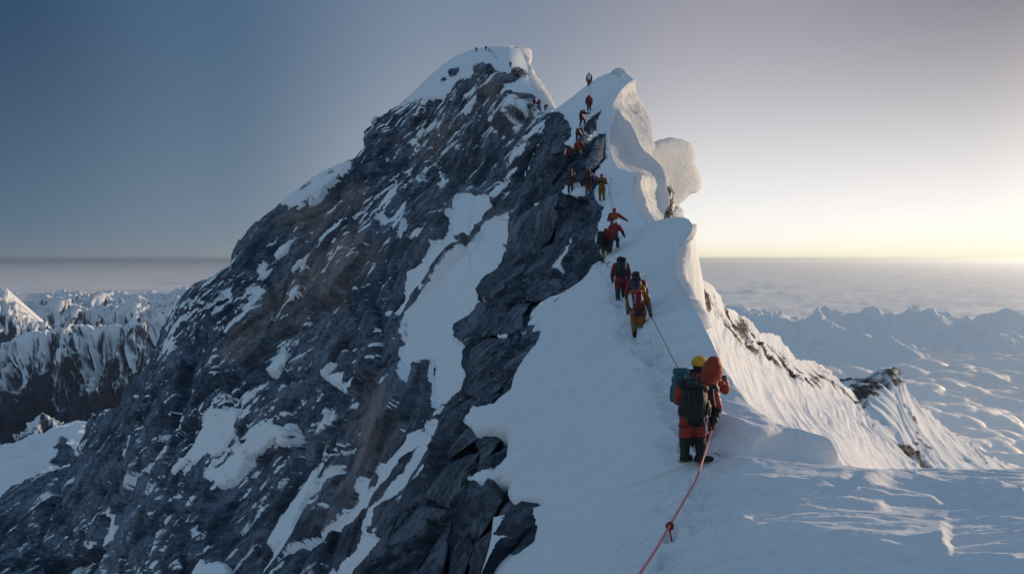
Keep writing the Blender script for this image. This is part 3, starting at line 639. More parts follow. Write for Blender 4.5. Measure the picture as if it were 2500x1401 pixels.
BLOCKS = [([(1016, 893), (1030, 887), (1050, 886), (1067, 893), (1066, 930), (1050, 956), (1022, 962), (1012, 946), (1013, 912)], 4.0), ([(1040, 966), (1058, 958), (1063, 986), (1036, 1002)], 2.2),
          ([(1008, 998), (1030, 1004), (1026, 1040), (998, 1048)], 2.2), ([(1030, 1028), (1062, 1026), (1052, 1060), (1014, 1064)], 2.0), ([(992, 955), (1012, 950), (1015, 975), (995, 980)], 1.6),
          ([(975, 1070), (992, 1072), (985, 1110), (966, 1140), (958, 1120)], 1.8), ([(1000, 1165), (1030, 1135), (1020, 1170), (975, 1215), (970, 1200)], 1.2), ([(905, 1265), (945, 1215), (965, 1200), (925, 1260), (890, 1310), (880, 1300)], 1.0)]
for k, (o, th) in enumerate(BLOCKS):
    blob('rock', o, dA, th, M_SLAB, mountain, rings=16, m=60, pw=5, L=2.4, amp=0.3, tilt=(0.2, 0.2), seed=40 + k, sink=0.3)

# ------------------------------------------------------------------ the near snow slope
PATH = np.array([(1702, 1150), (1690, 1100), (1660, 1010), (1620, 930), (1585, 870), (1560, 825), (1535, 780), (1515, 742), (1497, 690), (1480, 645)], float)
def dist_path(uv, path):
    d = np.full(uv.shape[:-1], 1e9)
    for a, b in zip(path[:-1], path[1:]):
        ab = b - a
        t = np.clip(((uv - a) @ ab) / (ab @ ab), 0, 1)
        d = np.minimum(d, np.linalg.norm(uv - a - t[..., None] * ab, axis=-1))
    return d
def footprints(path, dfun, step, seed):
    """centres of boot prints along a traced trail"""
    rs = np.random.RandomState(seed); q = resample(path, 400, True)
    W = at(q[:, 0], q[:, 1], dfun(q[:, 0], q[:, 1]))
    s = np.concatenate([[0], np.cumsum(np.linalg.norm(np.diff(W, axis=0), axis=1))])
    out = []
    for k, t in enumerate(np.arange(0.1, s[-1], step)):
        c = np.array([np.interp(t, s, W[:, j]) for j in range(3)])
        out.append(c + np.array([(0.13 if k % 2 else -0.13) + rs.normal(0, .07), rs.normal(0, .08), 0]))
    return out
def stamp(P, prints, depth, r):
    h = np.zeros(P.shape[:2])
    for c in prints:
        d2 = ((P[..., 0] - c[0]) / r) ** 2 + ((P[..., 1] - c[1]) / (1.9 * r)) ** 2
        h += -depth * np.exp(-d2 ** 1.5) + 0.45 * depth * np.exp(-((np.sqrt(d2) - 1.35) / 0.35) ** 2)
    return h
CREST_C = [(1690, 547), (1689, 562), (1676, 583), (1661, 600), (1652, 625), (1648, 655), (1655, 682), (1672, 706), (1686, 735), (1704, 766), (1720, 800), (1744, 850), (1766, 892), (1790, 932), (1815, 966), (1850, 1005), (1890, 1040), (1930, 1064), (1990, 1082), (2022, 1094), (2046, 1118), (2070, 1150), (2110, 1200)]
LEFT_C = [(1483, 642), (1450, 664), (1420, 682), (1396, 714), (1340, 735), (1306, 745), (1289, 761), (1277, 782), (1276, 808), (1299, 826), (1288, 850), (1266, 880), (1254, 906), (1235, 945), (1206, 970), (1188, 990), (1150, 1003), (1136, 1024), (1147, 1042), (1190, 1038), (1224, 1045), (1226, 1066), (1210, 1110), (1170, 1150), (1152, 1166), (1195, 1160), (1230, 1168), (1226, 1192), (1245, 1222), (1300, 1230), (1318, 1245), (1330, 1300)]
nu, nv = 260, 380
UV = coons([(1483, 642), (1500, 614), (1520, 592), (1560, 562), (1582, 548), (1620, 536), (1655, 530), (1680, 534), (1690, 547)], [(1330, 1300), (1500, 1260), (1700, 1220), (1900, 1210), (2110, 1200)], LEFT_C, CREST_C, nu, nv)
S = np.broadcast_to(np.linspace(0, 1, nu)[None], (nv, nu)); T = np.broadcast_to(np.linspace(0, 1, nv)[:, None], (nv, nu))
D0 = dC(UV[..., 0], UV[..., 1])
RIM = [(1205, 1262), (1300, 1240), (1400, 1208), (1500, 1190), (1600, 1160), (1660, 1138), (1720, 1112), (1760, 1108), (1850, 1119), (1960, 1131), (2070, 1141), (2130, 1152), (2180, 1160), (2220, 1158), (2270, 1151), (2340, 1153), (2420, 1151), (2500, 1145), (2620, 1143), (3300, 1150)]
below = UV[..., 1] - np.interp(UV[..., 0], [q[0] for q in RIM], [q[1] for q in RIM])
D0 = D0 * (1 + 0.0012 * np.clip(below, 0, 200))
WALL = np.array([(1700, 1000), (1745, 1014), (1800, 1036), (1860, 1053), (1930, 1068), (2000, 1084), (2040, 1104)], float)
dvw = UV[..., 1] - np.interp(UV[..., 0], WALL[:, 0], WALL[:, 1])
hol = sstep(1700, 1780, UV[..., 0]) * sstep(-6, 10, dvw)
P0 = at(UV[..., 0], UV[..., 1], D0); Nn = grid_normals(P0)
near = np.clip(D0 / 20, 0.5, 2)
dp = dist_path(UV, PATH) * D0 / FPX
trail = np.exp(-(dp / 0.42) ** 2)
foot = ridged(P0 / np.array([0.5, 0.9, 0.5]) + 4, 3)
wr = ridged(np.stack([P0[..., 0] * 1.1 + P0[..., 2] * 0.9, P0[..., 1] * 0.5, P0[..., 2] * 2.6 - P0[..., 0] * 1.2], -1) + 12, 4)
disp = 0.26 * fbm(P0 / 3.4, 4) + 0.025 * fbm(P0 / 0.5, 4) + 0.07 * (wr - 0.5) * np.clip(0.4 + 1.6 * fbm(P0 / 4 + 8, 3), 0, 1) - trail * (0.15 + 0.22 * (foot - 0.55)) + 0.07 * np.exp(-((dp - 0.6) / 0.18) ** 2)
disp += stamp(P0, footprints(PATH, dC, 0.27, 3) + footprints(PATH + np.array([6, 4]), dC, 0.33, 5), 0.11, 0.10)
lam = fbm(np.stack([P0[..., 0] * 0.9, P0[..., 1] * 0.18, P0[..., 2] * 0.9], -1) + 9, 5)
disp += 0.10 * lam * sstep(0.55, 0.95, S)
# wind-cut wall below the crest: a crisp lip, streaks above it, a scooped face
lipw = sstep(1700, 1790, UV[..., 0]) * (1 - sstep(2000, 2050, UV[..., 0]))
disp += lipw * 0.10 * np.where(dvw < 0, np.exp(dvw / 26), 1 - sstep(0, 30, dvw))
strk = ridged(np.stack([P0[..., 0] * 0.55 + 0.4 * P0[..., 2], P0[..., 1] * 0.3, P0[..., 2] * 4.5 + 1.1 * P0[..., 0]], -1) + 2, 4)
disp += 0.16 * (strk - 0.5) * np.exp(-((dvw + 22) / 26) ** 2) * sstep(1740, 1800, UV[..., 0])
disp -= 0.12 * hol * np.exp(-((dvw - 40) / 30) ** 2)
disp *= 1 - sstep(-40, 0, below) * (1 - sstep(1690, 1760, UV[..., 0]))
roll = 1 - np.sqrt(1 - (1 - np.clip(S * 14, 0, 1)) ** 2 + 1e-6)
P1 = P0 + Nn * (disp - 0.35 * roll)[..., None]
SURF['slope'] = P1
back = [P1[:, 0] + np.stack([0.12 * k + np.zeros(nv), 0.25 * k + np.zeros(nv), -0.35 * k + np.zeros(nv)], -1) for k in (3, 2, 1)]
over = [P1[:, -1:] + np.array([0.22 * k + 0.02 * k * k, 0.62 * k, -0.26 * k * k]) + 0.12 * k * np.stack([fbm(P1[:, -1:] / 3 + k, 3), 0 * P1[:, -1:, 0], fbm(P1[:, -1:] / 2 + 9 + k, 3)], -1) for k in range(1, 13)]
Pc = np.concatenate([np.stack(back, 1), P1] + over, 1)
ft = [Pc[:1] + np.array([0.02 * k, 0.6 * k, -0.35 * k * k]) for k in (3, 2, 1)]
slope = grid_mesh('snow_slope', np.concatenate(ft + [Pc], 0), M_SLOPE, kind='structure', label='smooth shaded snow slope with a trodden trail')
# sunlit lip of the wave-shaped cornice
side_patch('cornice', [(1690, 547), (1689, 562), (1676, 583), (1661, 600), (1652, 625), (1648, 655), (1655, 682), (1672, 706), (1686, 735), (1704, 766), (1720, 800)],
           [(1692, 549), (1691, 570), (1688, 590), (1688, 610), (1684, 640), (1679, 672), (1679, 695), (1690, 722), (1700, 745), (1714, 775), (1726, 805)],
           lambda u, v: float(dC(u, v)) - 0.05, lambda u, v: float(dC(u, v)) + 1.6, 30, 140, M_CORN, slope, 0.15, 0.12, 1.5)

# ------------------------------------------------------------------ wind-carved snow at the viewer's feet
nu, nv = 580, 245
UV = coons(RIM, [(1120, 1560), (1700, 1560), (3300, 1560)], [(1205, 1262), (1190, 1350), (1120, 1560)], [(3300, 1150), (3300, 1560)], nu, nv, smooth=True)
S = np.broadcast_to(np.linspace(0, 1, nu)[None], (nv, nu)); T = np.broadcast_to(np.linspace(0, 1, nv)[:, None], (nv, nu))
D0 = dD(UV[..., 0], UV[..., 1]); P0 = at(UV[..., 0], UV[..., 1], D0)
U_, V_ = UV[..., 0], UV[..., 1]
def drift(line, H, behind, front, fade=60):
    """crest line of a drift in the photo: gentle behind, steep towards the viewer"""
    L = np.array(line, float)
    vc = np.interp(U_, L[:, 0], L[:, 1]) + 5 * fbm(P0 / 0.35, 4)
    dv = V_ - vc
    w = sstep(L[0, 0] - 10, L[0, 0] + fade, U_) * (1 - sstep(L[-1, 0] - fade * 0.5, L[-1, 0] + 10, U_))
    return H * w * np.where(dv < 0, np.exp(dv / behind), 1 - sstep(0, front, dv))
right = sstep(1560, 1800, U_ + 0.35 * (V_ - 1130))
hgt = drift([(1760, 1340), (1870, 1323), (2000, 1329), (2150, 1342), (2210, 1341), (2290, 1350), (2322, 1362)], 0.20, 45, 46)
hgt += drift([(1640, 1318), (1700, 1316), (1780, 1305), (1840, 1300)], 0.09, 25, 22)
hgt += drift([(2060, 1190), (2120, 1186), (2180, 1172), (2240, 1176), (2320, 1188), (2420, 1205), (2520, 1232)], 0.16, 20, 30)
hgt += drift([(2050, 1225), (2100, 1206), (2180, 1212), (2260, 1226), (2300, 1236)], 0.10, 20, 20)
hgt += drift([(1700, 1185), (1800, 1180), (1900, 1188), (2000, 1184), (2080, 1178)], 0.10, 18, 26)
hgt += drift([(1900, 1262), (2000, 1245), (2100, 1240), (2170, 1248)], 0.08, 20, 16)
hgt += drift([(2250, 1400), (2350, 1385), (2450, 1380), (2560, 1392)], 0.08, 22, 20)
hgt += drift([(1740, 1395), (1850, 1378), (2000, 1374), (2100, 1384)], 0.05, 16, 16)
al = np.stack([P0[..., 0] * 0.42, P0[..., 1] * 2.3 + 0.45 * P0[..., 0], P0[..., 2] * 0], -1)
sas = ridged(al * 1.0 + 0.35 * fbm(P0 / 1.3, 3)[..., None] + 3, 4, 0.45)
rip = ridged(al * np.array([2.3, 3.1, 1]) + 20, 4)
hgt += right * (0.20 * (sas - 0.5) + 0.05 * (rip - 0.5) * np.clip(0.3 + 1.5 * fbm(P0 / 1.1 + 40, 2), 0, 1)) * (0.6 + 0.8 * fbm(P0 / 1.8 + 5, 2)) + 0.008 * fbm(P0 / 0.12, 3) + 0.10 * fbm(P0 / 2.2, 3)
PATH_D = np.array([(1702, 1150), (1690, 1200), (1665, 1260), (1635, 1320), (1590, 1380), (1540, 1440), (1480, 1560)], float)
dp = dist_path(UV, PATH_D) * D0 / FPX
trod = np.exp(-(dp / 0.55) ** 2)
f_, e_ = facets(P0 / 0.26, 0.9, 8)
hgt += trod * (-0.05 + 0.045 * f_ + 0.07 * fbm(P0 / 0.3, 4)) + 0.045 * np.exp(-((dp - 0.75) / 0.22) ** 2) * (0.5 + fbm(P0 / 0.3, 3))
hgt += stamp(P0, footprints(PATH_D, dD, 0.25, 7) + footprints(PATH_D + np.array([18, 6]), dD, 0.36, 9), 0.09, 0.09)
hgt *= sstep(0.0, 0.10, T + 0.1 * sstep(1690, 1790, U_)) * sstep(0, 0.06, S)
# keep the seam to the slope tight on the left, a crisp lip on the right
Pg = P0 + np.stack([np.zeros_like(hgt), -0.05 * hgt, hgt], -1)
SURF['ground'] = Pg
lip = [Pg[:1] + np.array([0, 0.35 * k, 0]) + np.stack([np.zeros(nu), np.zeros(nu), -(0.10 * k * k) * sstep(1690, 1800, UV[0, :, 0]) - 0.12 * k * (1 - sstep(1690, 1800, UV[0, :, 0]))], -1)[None] for k in (4, 3, 2, 1)]
M_GROUND = mat_snow('wind_snow', 0.35, 0.45, (1.0, 2.6, 1.0), (0, 0, math.radians(-10)))
ground = grid_mesh('snow_ground', np.concatenate(lip + [Pg], 0), M_GROUND, kind='structure', label='wind-carved snow in the foreground')

# ------------------------------------------------------------------ fluted snow face on the right, and the spur beyond it
nu, nv = 370, 300
TOP_E = [(1560, 640), (1640, 610), (1684, 600), (1700, 640), (1715, 680), (1745, 715), (1775, 745), (1800, 765), (1838, 788), (1858, 815), (1900, 818), (1916, 845), (1950, 880), (1990, 880), (2030, 905), (2060, 938), (2085, 965)]
UV = coons(TOP_E, [(1720, 1230), (1960, 1230), (2330, 1230)], [(1560, 640), (1540, 760), (1560, 900), (1620, 1050), (1720, 1230)], [(2085, 965), (2130, 1030), (2210, 1110), (2330, 1230)], nu, nv)
S = np.broadcast_to(np.linspace(0, 1, nu)[None], (nv, nu)); T = np.broadcast_to(np.linspace(0, 1, nv)[:, None], (nv, nu))
jag = fbm(np.stack([S * 26, 0 * S, 0 * S], -1), 5)
UV = UV + np.stack([0 * S, -16 * jag * np.exp(-T * 14)], -1)
D0 = dE(UV[..., 0], UV[..., 1]); P0 = at(UV[..., 0], UV[..., 1], D0); Nn = grid_normals(P0)
fl = ridged(np.stack([S * 26 + 0.6 * fbm(np.stack([S * 6, T * 3, 0 * S], -1), 3), T * 1.3, 0 * S + 2], -1), 4)
fl2 = ridged(np.stack([S * 70, T * 3.5, 0 * S + 5], -1), 3)
D_ = np.clip(D0 / 100, 0.5, 2.5)
h, f1, saw = rock_disp(P0, 7.0, 6)
bands = np.exp(-((T - 0.13 - 0.10 * fbm(np.stack([S * 5, 0 * S, 0 * S + 7], -1), 3)) / 0.07) ** 2)
upper = np.exp(-(T / 0.06) ** 2)
rockE = np.clip(0.08 + 0.36 * bands + 0.20 * upper + 1.15 * fbm(P0 / 7.0 + 3, 5) * (0.22 + bands) - 0.35 * sstep(0.3, 0.7, T), 0, 1)
near_r = poly_field([[(1676, 605), (1694, 610), (1716, 680), (1728, 720), (1712, 742), (1690, 715), (1676, 680)]], UV, 6, 6 * fbm(P0 / 3, 4))
rockE = np.maximum(rockE * sstep(0.2, 0.3, S), near_r * 0.75)
snowE = 1 - rockE
disp = D_ * (0.6 * (fl - 0.5) + 0.42 * (fl2 - 0.5)) * (0.35 + 0.65 * sstep(0.0, 0.25, T)) + 0.5 * h * sstep(0.35, 0.6, rockE) + 1.2 * fbm(P0 / 25, 3)
P1 = P0 + Nn * disp[..., None]
backE = [P1[:1] + np.array([-2.0 * k, 9.0 * k, -4.0 * k * k]) for k in (3, 2, 1)]
M_FLUTE = mat_rock_snow('fluted_snow', 2.0, (0.10, 0.095, 0.09), (0.17, 0.16, 0.155), (0.26, 0.23, 0.21), 0.12)
ex3 = lambda a: np.concatenate([np.repeat(a[:1], 3, 0), a], 0)
face = grid_mesh('snow_face', np.concatenate(backE + [P1], 0), M_FLUTE, attrs={'snow': ex3(snowE), 'tan': ex3(np.full(S.shape, 0.4))}, kind='structure', label='fluted sunlit snow face falling to the right of the ridge')

nu, nv = 260, 200
TOP_F = [(2000, 985), (2060, 935), (2085, 924), (2120, 926), (2150, 905), (2186, 903), (2200, 930), (2230, 975), (2262, 1000), (2300, 1040), (2370, 1086), (2400, 1110), (2440, 1125), (2480, 1135), (2560, 1165)]
UV = coons(TOP_F, [(2000, 1230), (2300, 1240), (2620, 1240)], [(2000, 985), (2000, 1230)], [(2560, 1165), (2620, 1240)], nu, nv)
S = np.broadcast_to(np.linspace(0, 1, nu)[None], (nv, nu)); T = np.broadcast_to(np.linspace(0, 1, nv)[:, None], (nv, nu))
UV = UV + np.stack([0 * S, -12 * fbm(np.stack([S * 22, 0 * S, 0 * S + 9], -1), 5) * np.exp(-T * 10)], -1)
D0 = dF(UV[..., 0], UV[..., 1]); P0 = at(UV[..., 0], UV[..., 1], D0); Nn = grid_normals(P0)
fl = ridged(np.stack([S * 14 - T * 6, T * 1.5, 0 * S + 31], -1), 5)
h, f1, saw = rock_disp(P0, 16.0, 12)
rk = poly_field([[(2060, 930), (2120, 920), (2190, 900), (2205, 935), (2190, 960), (2150, 965), (2110, 975), (2075, 965)], [(2180, 1080), (2230, 1060), (2260, 1100), (2280, 1150), (2220, 1155), (2190, 1120)]], UV, 22, 26 * fbm(P0 / 12, 4))
rockF = np.clip(0.23 + 0.62 * rk * (0.7 + 0.8 * fbm(P0 / 8, 4)) + 0.9 * (fbm(P0 / 14 + 2, 5) - 0.12) + 0.25 * np.exp(-(T / 0.03) ** 2), 0, 1)
P1 = P0 + Nn * (3.4 * (fl - 0.5) + 0.6 * h * sstep(0.3, 0.6, rockF))[..., None]
backF = [P1[:1] + np.array([-6.0 * k, 25.0 * k, -14.0 * k * k]) for k in (3, 2, 1)]
grid_mesh('mountain_spur', np.concatenate(backF + [P1], 0), M_FLUTE, attrs={'snow': ex3(1 - rockF), 'tan': ex3(np.full(S.shape, 0.3))}, kind='structure', label='rock-spotted snow spur above the clouds')

# ------------------------------------------------------------------ far ranges
R_EARTH = 6371000.0
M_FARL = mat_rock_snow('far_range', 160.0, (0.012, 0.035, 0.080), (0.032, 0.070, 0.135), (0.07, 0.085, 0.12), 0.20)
def km(u, v, d): return at(np.array(u, float), np.array(v, float), np.array(d * 1000.0))
def range_terrain(name, u0, u1, r0, r1, nu, nv, ridges, base, slope, rough, snowline, label, seed, fine=1.0, tan=0.0):
    az = np.arctan((np.linspace(u0, u1, nu) - CU) / FPX)[None]; r = (r0 * (r1 / r0) ** np.linspace(0, 1, nv))[:, None]
    X = r * np.sin(az); Y = r * np.cos(az); P = np.stack([X, Y, 0 * X], -1)
    Q = P[..., :2] + 170 * fine * np.stack([fbm(P / 1500 + seed, 4), fbm(P / 1500 + seed + 50, 4)], -1)
    Z = np.full(X.shape, -1e9)
    for line, sl in ridges:
        W = np.array([km(*q) for q in line])
        for a, b in zip(W[:-1], W[1:]):
            ab = (b - a)[:2]
            t = np.clip(((Q - a[:2]) @ ab) / (ab @ ab + 1e-9), 0, 1)
            dist = np.linalg.norm(Q - a[:2] - t[..., None] * ab, axis=-1)
            Z = np.maximum(Z, a[2] + t * (b[2] - a[2]) - sl * dist ** 0.93 * 1.6)
    rd = ridged(np.stack([X, Y, 0 * X], -1) / (1500 * fine) + seed, 7, 0.48)
    bs = base + 260 * fbm(P / 4000 + seed, 4)
    soft = 90.0
    Z = np.maximum(Z, bs) + soft * np.log1p(np.exp(-np.abs(Z - bs) / soft))
    relief = np.clip((Z - base) / 500, 0.25, 1)
    Z = Z + rough * (rd - 0.62) * relief + 70 * (ridged(P / 420 + seed + 8, 4) - 0.6) * relief
    P[..., 2] = Z - 0 * r
    n = grid_normals(P); n = np.where(n[..., 2:] < 0, -n, n)
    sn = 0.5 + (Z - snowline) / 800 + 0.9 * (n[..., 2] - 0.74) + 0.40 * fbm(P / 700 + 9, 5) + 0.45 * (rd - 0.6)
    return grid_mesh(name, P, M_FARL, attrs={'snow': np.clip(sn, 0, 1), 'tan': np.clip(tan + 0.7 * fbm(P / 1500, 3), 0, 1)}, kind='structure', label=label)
def relief_range(top, vb, dt, db, nu, nv, spur, amp, snow_to, seed, label, jag=5.0):
    """one far ridge with its near flank: crest line, spurs, gullies and a far side"""
    u0, u1 = top[0][0], top[-1][0]
    UV = coons(top, [(u0, vb), (u1, vb)], [top[0], (u0, vb)], [top[-1], (u1, vb)], nu, nv)
    S = np.broadcast_to(np.linspace(0, 1, nu)[None], (nv, nu)); T = np.broadcast_to(np.linspace(0, 1, nv)[:, None], (nv, nu))
    wid = (u1 - u0) / 100.0
    UV = UV + np.stack([0 * S, -jag * fbm(np.stack([S * wid * 3.2, 0 * S, 0 * S + seed], -1), 5) * np.exp(-T * 9)], -1)
    D0 = 1000.0 * (dt + (db - dt) * T ** 0.85)
    P0 = at(UV[..., 0], UV[..., 1], D0); Nn = grid_normals(P0)
    wob = 0.5 * fbm(np.stack([S * wid * 1.5, T * 2.5, 0 * S + seed + 3], -1), 3)
    r1 = ridged(np.stack([S * wid * spur + wob + 0.9 * T, T * 0.9, 0 * S + seed], -1), 2)
    r2 = ridged(np.stack([S * wid * spur * 3.1 + 2 * wob + 0.6 * T, T * 2.0, 0 * S + seed + 7], -1), 4)
    r3 = ridged(np.stack([S * wid * spur * 11 + 3 * wob, T * 6.0, 0 * S + seed + 9], -1), 3)
    w = sstep(0, 0.12, T)
    disp = amp * ((r1 - 0.55) * w + 0.42 * (r2 - 0.5) * (0.25 + 0.75 * w) + 0.14 * (r3 - 0.5))
    P1 = P0 + Nn * disp[..., None]
    N1 = grid_normals(P1)
    sn = 0.58 + 0.95 * (snow_to - T) + 0.75 * (r2 - 0.55) + 0.9 * (N1[..., 2] - Nn[..., 2]) + 0.35 * fbm(P0 / 450 + seed, 5)
    bk = [P1[:1] + np.array([0, 700.0 * k, -420.0 * k]) for k in (4, 3, 2, 1)]
    e4 = lambda q: np.concatenate([np.repeat(q[:1], 4, 0), q], 0)
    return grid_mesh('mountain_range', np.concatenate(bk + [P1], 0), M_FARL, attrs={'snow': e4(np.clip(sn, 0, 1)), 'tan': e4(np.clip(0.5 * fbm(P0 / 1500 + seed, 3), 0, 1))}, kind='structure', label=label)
relief_range([(-260, 880), (-120, 862), (-40, 852), (0, 846), (40, 828), (70, 815), (150, 810), (200, 816), (240, 797), (300, 800), (330, 788), (365, 793), (400, 766), (440, 772), (520, 790), (600, 800)], 1120, 16.0, 11.0, 430, 190, 0.62, 900, 0.40, 3.0, 'fluted snow ridge falling to a dark valley on the left')
relief_range([(-260, 640), (-60, 690), (10, 706), (30, 722), (45, 745), (70, 775), (95, 788), (130, 805), (170, 798), (205, 794), (240, 805), (270, 812), (330, 800), (420, 810)], 900, 21.0, 17.5, 340, 90, 1.3, 460, 0.55, 13.0, 'dark mountain flank beyond the fluted ridge at the left edge', 6)
relief_range([(40, 775), (100, 750), (130, 735), (145, 724), (165, 736), (200, 750), (250, 762), (290, 755), (330, 738), (350, 752), (372, 762), (420, 748), (470, 740), (560, 750)], 850, 27.0, 22.5, 300, 70, 1.5, 520, 0.6, 23.0, 'middle rank of snow peaks on the left', 5)
relief_range([(-200, 735), (-100, 738), (0, 730), (60, 737), (120, 726), (170, 718), (210, 735), (250, 717), (290, 736), (320, 730), (338, 722), (365, 736), (400, 735), (450, 726), (560, 735)], 800, 36.0, 30.0, 320, 60, 1.8, 560, 0.7, 33.0, 'far rank of small snow peaks on the left', 4)
relief_range([(-200, 714), (-100, 716), (0, 712), (80, 722), (160, 710), (240, 716), (290, 710), (345, 722), (372, 708), (400, 720), (450, 702), (480, 710), (520, 700), (600, 706)], 770, 46.0, 39.0, 320, 50, 2.0, 620, 0.8, 43.0, 'farthest pale rank of snow peaks on the left', 4)
relief_range([(40, 1062), (75, 1040), (92, 1018), (103, 1007), (120, 1020), (150, 1034), (190, 1050)], 1120, 9.2, 8.2, 80, 60, 2.2, 160, 0.25, 53.0, 'small lit rock peak above the mist on the left', 3)
RIGHT_RIDGES = [
 ([(1740, 772, 19), (1800, 757, 19), (1860, 766, 19), (1912, 750, 18.5), (1945, 768, 18.3), (1985, 756, 18), (2040, 764, 18), (2105, 760, 18), (2170, 768, 18), (2225, 764, 17.5), (2266, 743, 17.3), (2300, 766, 17.2), (2350, 786, 17), (2400, 774, 16.8), (2462, 767, 16.6), (2505, 790, 16.4), (2600, 800, 16.4)], 0.48),
 ([(1985, 758, 18), (2040, 800, 16.2), (2060, 830, 15.4)], 0.5), ([(2266, 745, 17.3), (2240, 800, 15.8)], 0.5), ([(2462, 768, 16.6), (2440, 820, 15.0)], 0.5), ([(1912, 752, 18.5), (1900, 800, 16.8)], 0.5), ([(2105, 762, 18), (2130, 800, 16.6)], 0.45),
 ([(2085, 842, 14.2), (2112, 828, 14.2), (2150, 836, 14.2)], 0.35),
 ([(1690, 760, 22), (1800, 752, 22), (1870, 764, 21)], 0.3),
]
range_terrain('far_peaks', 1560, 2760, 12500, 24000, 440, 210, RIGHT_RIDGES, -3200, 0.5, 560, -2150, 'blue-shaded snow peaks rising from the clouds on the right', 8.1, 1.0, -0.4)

# snow shoulder that drops out of sight behind the left skyline
nu, nv = 150, 120
UV = coons([(-120, 1120), (-40, 1100), (40, 1084), (105, 1072), (140, 1052), (165, 1036), (215, 1028), (300, 1040), (380, 1070)], [(-120, 1420), (380, 1420)], [(-120, 1120), (-120, 1420)], [(380, 1070), (380, 1420)], nu, nv, smooth=True)
dS = InvDepth([(-120, 1120, 1500), (120, 1065, 1450), (215, 1028, 1500), (300, 1040, 1500), (-120, 1420, 800), (200, 1200, 1050), (380, 1420, 800)])
P0 = at(UV[..., 0], UV[..., 1], dS(UV[..., 0], UV[..., 1])); Nn = grid_normals(P0)
rkS = poly_field([[(112, 1146), (132, 1122), (140, 1104), (156, 1090), (170, 1096), (188, 1118), (205, 1146), (160, 1150)]], UV, 9, 26 * fbm(P0 / 34, 4))
hS, _, _ = rock_disp(P0, 40.0, 14)
P1 = P0 + Nn * (30 * fbm(P0 / 160, 4) + 16 * ridged(P0 / np.array([70, 70, 30]), 5) + 0.5 * hS * sstep(0.3, 0.7, rkS))[..., None]
bk = [P1[:1] + np.array([0, 60.0 * k, -40.0 * k * k]) for k in (3, 2, 1)]
grid_mesh('snow_shoulder', np.concatenate(bk + [P1], 0), M_FACE, attrs={'snow': ex3(1 - rkS), 'tan': ex3(0 * rkS)}, kind='structure', label='snow shoulder far below the left skyline')

m, n, l = new_mat('mist'); out = n.new('ShaderNodeOutputMaterial')
pv = N(n, 'ShaderNodeVolumePrincipled', Anisotropy=0.3); pv.inputs['Color'].default_value = (0.95, 0.95, 0.97, 1)
tc = n.new('ShaderNodeTexCoord'); nz = N(n, 'ShaderNodeTexNoise', Scale=2.2, Detail=4.0, Roughness=0.6); l.new(tc.outputs['Object'], nz.inputs['Vector'])
ln = N(n, 'ShaderNodeVectorMath', operation='LENGTH'); l.new(tc.outputs['Object'], ln.inputs[0])
fa = N(n, 'ShaderNodeMath', operation='SUBTRACT'); fa.inputs[0].default_value = 0.62; l.new(ln.outputs['Value'], fa.inputs[1])
fb = N(n, 'ShaderNodeMath', operation='MULTIPLY_ADD'); l.new(nz.outputs[0], fb.inputs[0]); fb.inputs[1].default_value = 1.3; l.new(fa.outputs[0], fb.inputs[2])
fc = N(n, 'ShaderNodeMath', operation='SUBTRACT', use_clamp=True); l.new(fb.outputs[0], fc.inputs[0]); fc.inputs[1].default_value = 0.55
fd = N(n, 'ShaderNodeMath', operation='MULTIPLY'); l.new(fc.outputs[0], fd.inputs[0]); fd.inputs[1].default_value = 0.022
l.new(fd.outputs[0], pv.inputs['Density']); l.new(pv.outputs[0], out.inputs['Volume'])
def mist(u, v, d, rad, label):
    th = np.linspace(0.02, math.pi - 0.02, 14); ph = np.linspace(0, 2 * math.pi, 24, endpoint=False)
    Pm = np.stack([np.sin(th)[:, None] * np.cos(ph), -np.sin(th)[:, None] * np.sin(ph), np.cos(th)[:, None] + 0 * ph], -1)
    o = grid_mesh('mist', Pm, m, None, closed=True, kind='stuff', label=label)
    o.location = Vector(at(u, v, d)); o.scale = rad
    return o
mist(30, 1130, 1150, (150, 160, 52), 'soft bank of mist over the snow shoulder at the left edge')
mist(165, 1000, 4200, (90, 90, 62), 'small puff of cloud in the dark valley on the left')

# ------------------------------------------------------------------ sea of clouds
m, n, l = new_mat('cloud_tops')
out = n.new('ShaderNodeOutputMaterial'); df = N(n, 'ShaderNodeSubsurfaceScattering', Scale=140.0); df.falloff = 'BURLEY'; df.inputs['Radius'].default_value = (1, 1, 1); df.inputs['Color'].default_value = (0.95, 0.95, 0.95, 1)
tr = N(n, 'ShaderNodeBsdfTranslucent'); tr.inputs['Color'].default_value = (0.9, 0.88, 0.87, 1)
vec = mapping(n, l, (0.001, 0.001, 0.001)); nn = noise_node(n, l, vec, 3.0, 8, 0.6)
bp = N(n, 'ShaderNodeBump', Strength=0.35, Distance=100.0); l.new(nn.outputs[0], bp.inputs['Height']); l.new(bp.outputs[0], df.inputs['Normal'])
mx = N(n, 'ShaderNodeMixShader'); mx.inputs[0].default_value = 0.12
gl = N(n, 'ShaderNodeBsdfAnisotropic', Roughness=0.68); gl.inputs['Color'].default_value = (1.0, 0.97, 0.95, 1); l.new(bp.outputs[0], gl.inputs['Normal'])
mg = N(n, 'ShaderNodeMixShader'); mg.inputs[0].default_value = 0.78; l.new(df.outputs[0], mg.inputs[1]); l.new(gl.outputs[0], mg.inputs[2]); l.new(mg.outputs[0], mx.inputs[1]); l.new(tr.outputs[0], mx.inputs[2]); l.new(mx.outputs[0], out.inputs[0])
M_CLOUD = m
az = np.radians(np.concatenate([np.linspace(-62, 2, 110, endpoint=False), np.linspace(2, 46, 350, endpoint=False), np.linspace(46, 62, 40)]))[None]
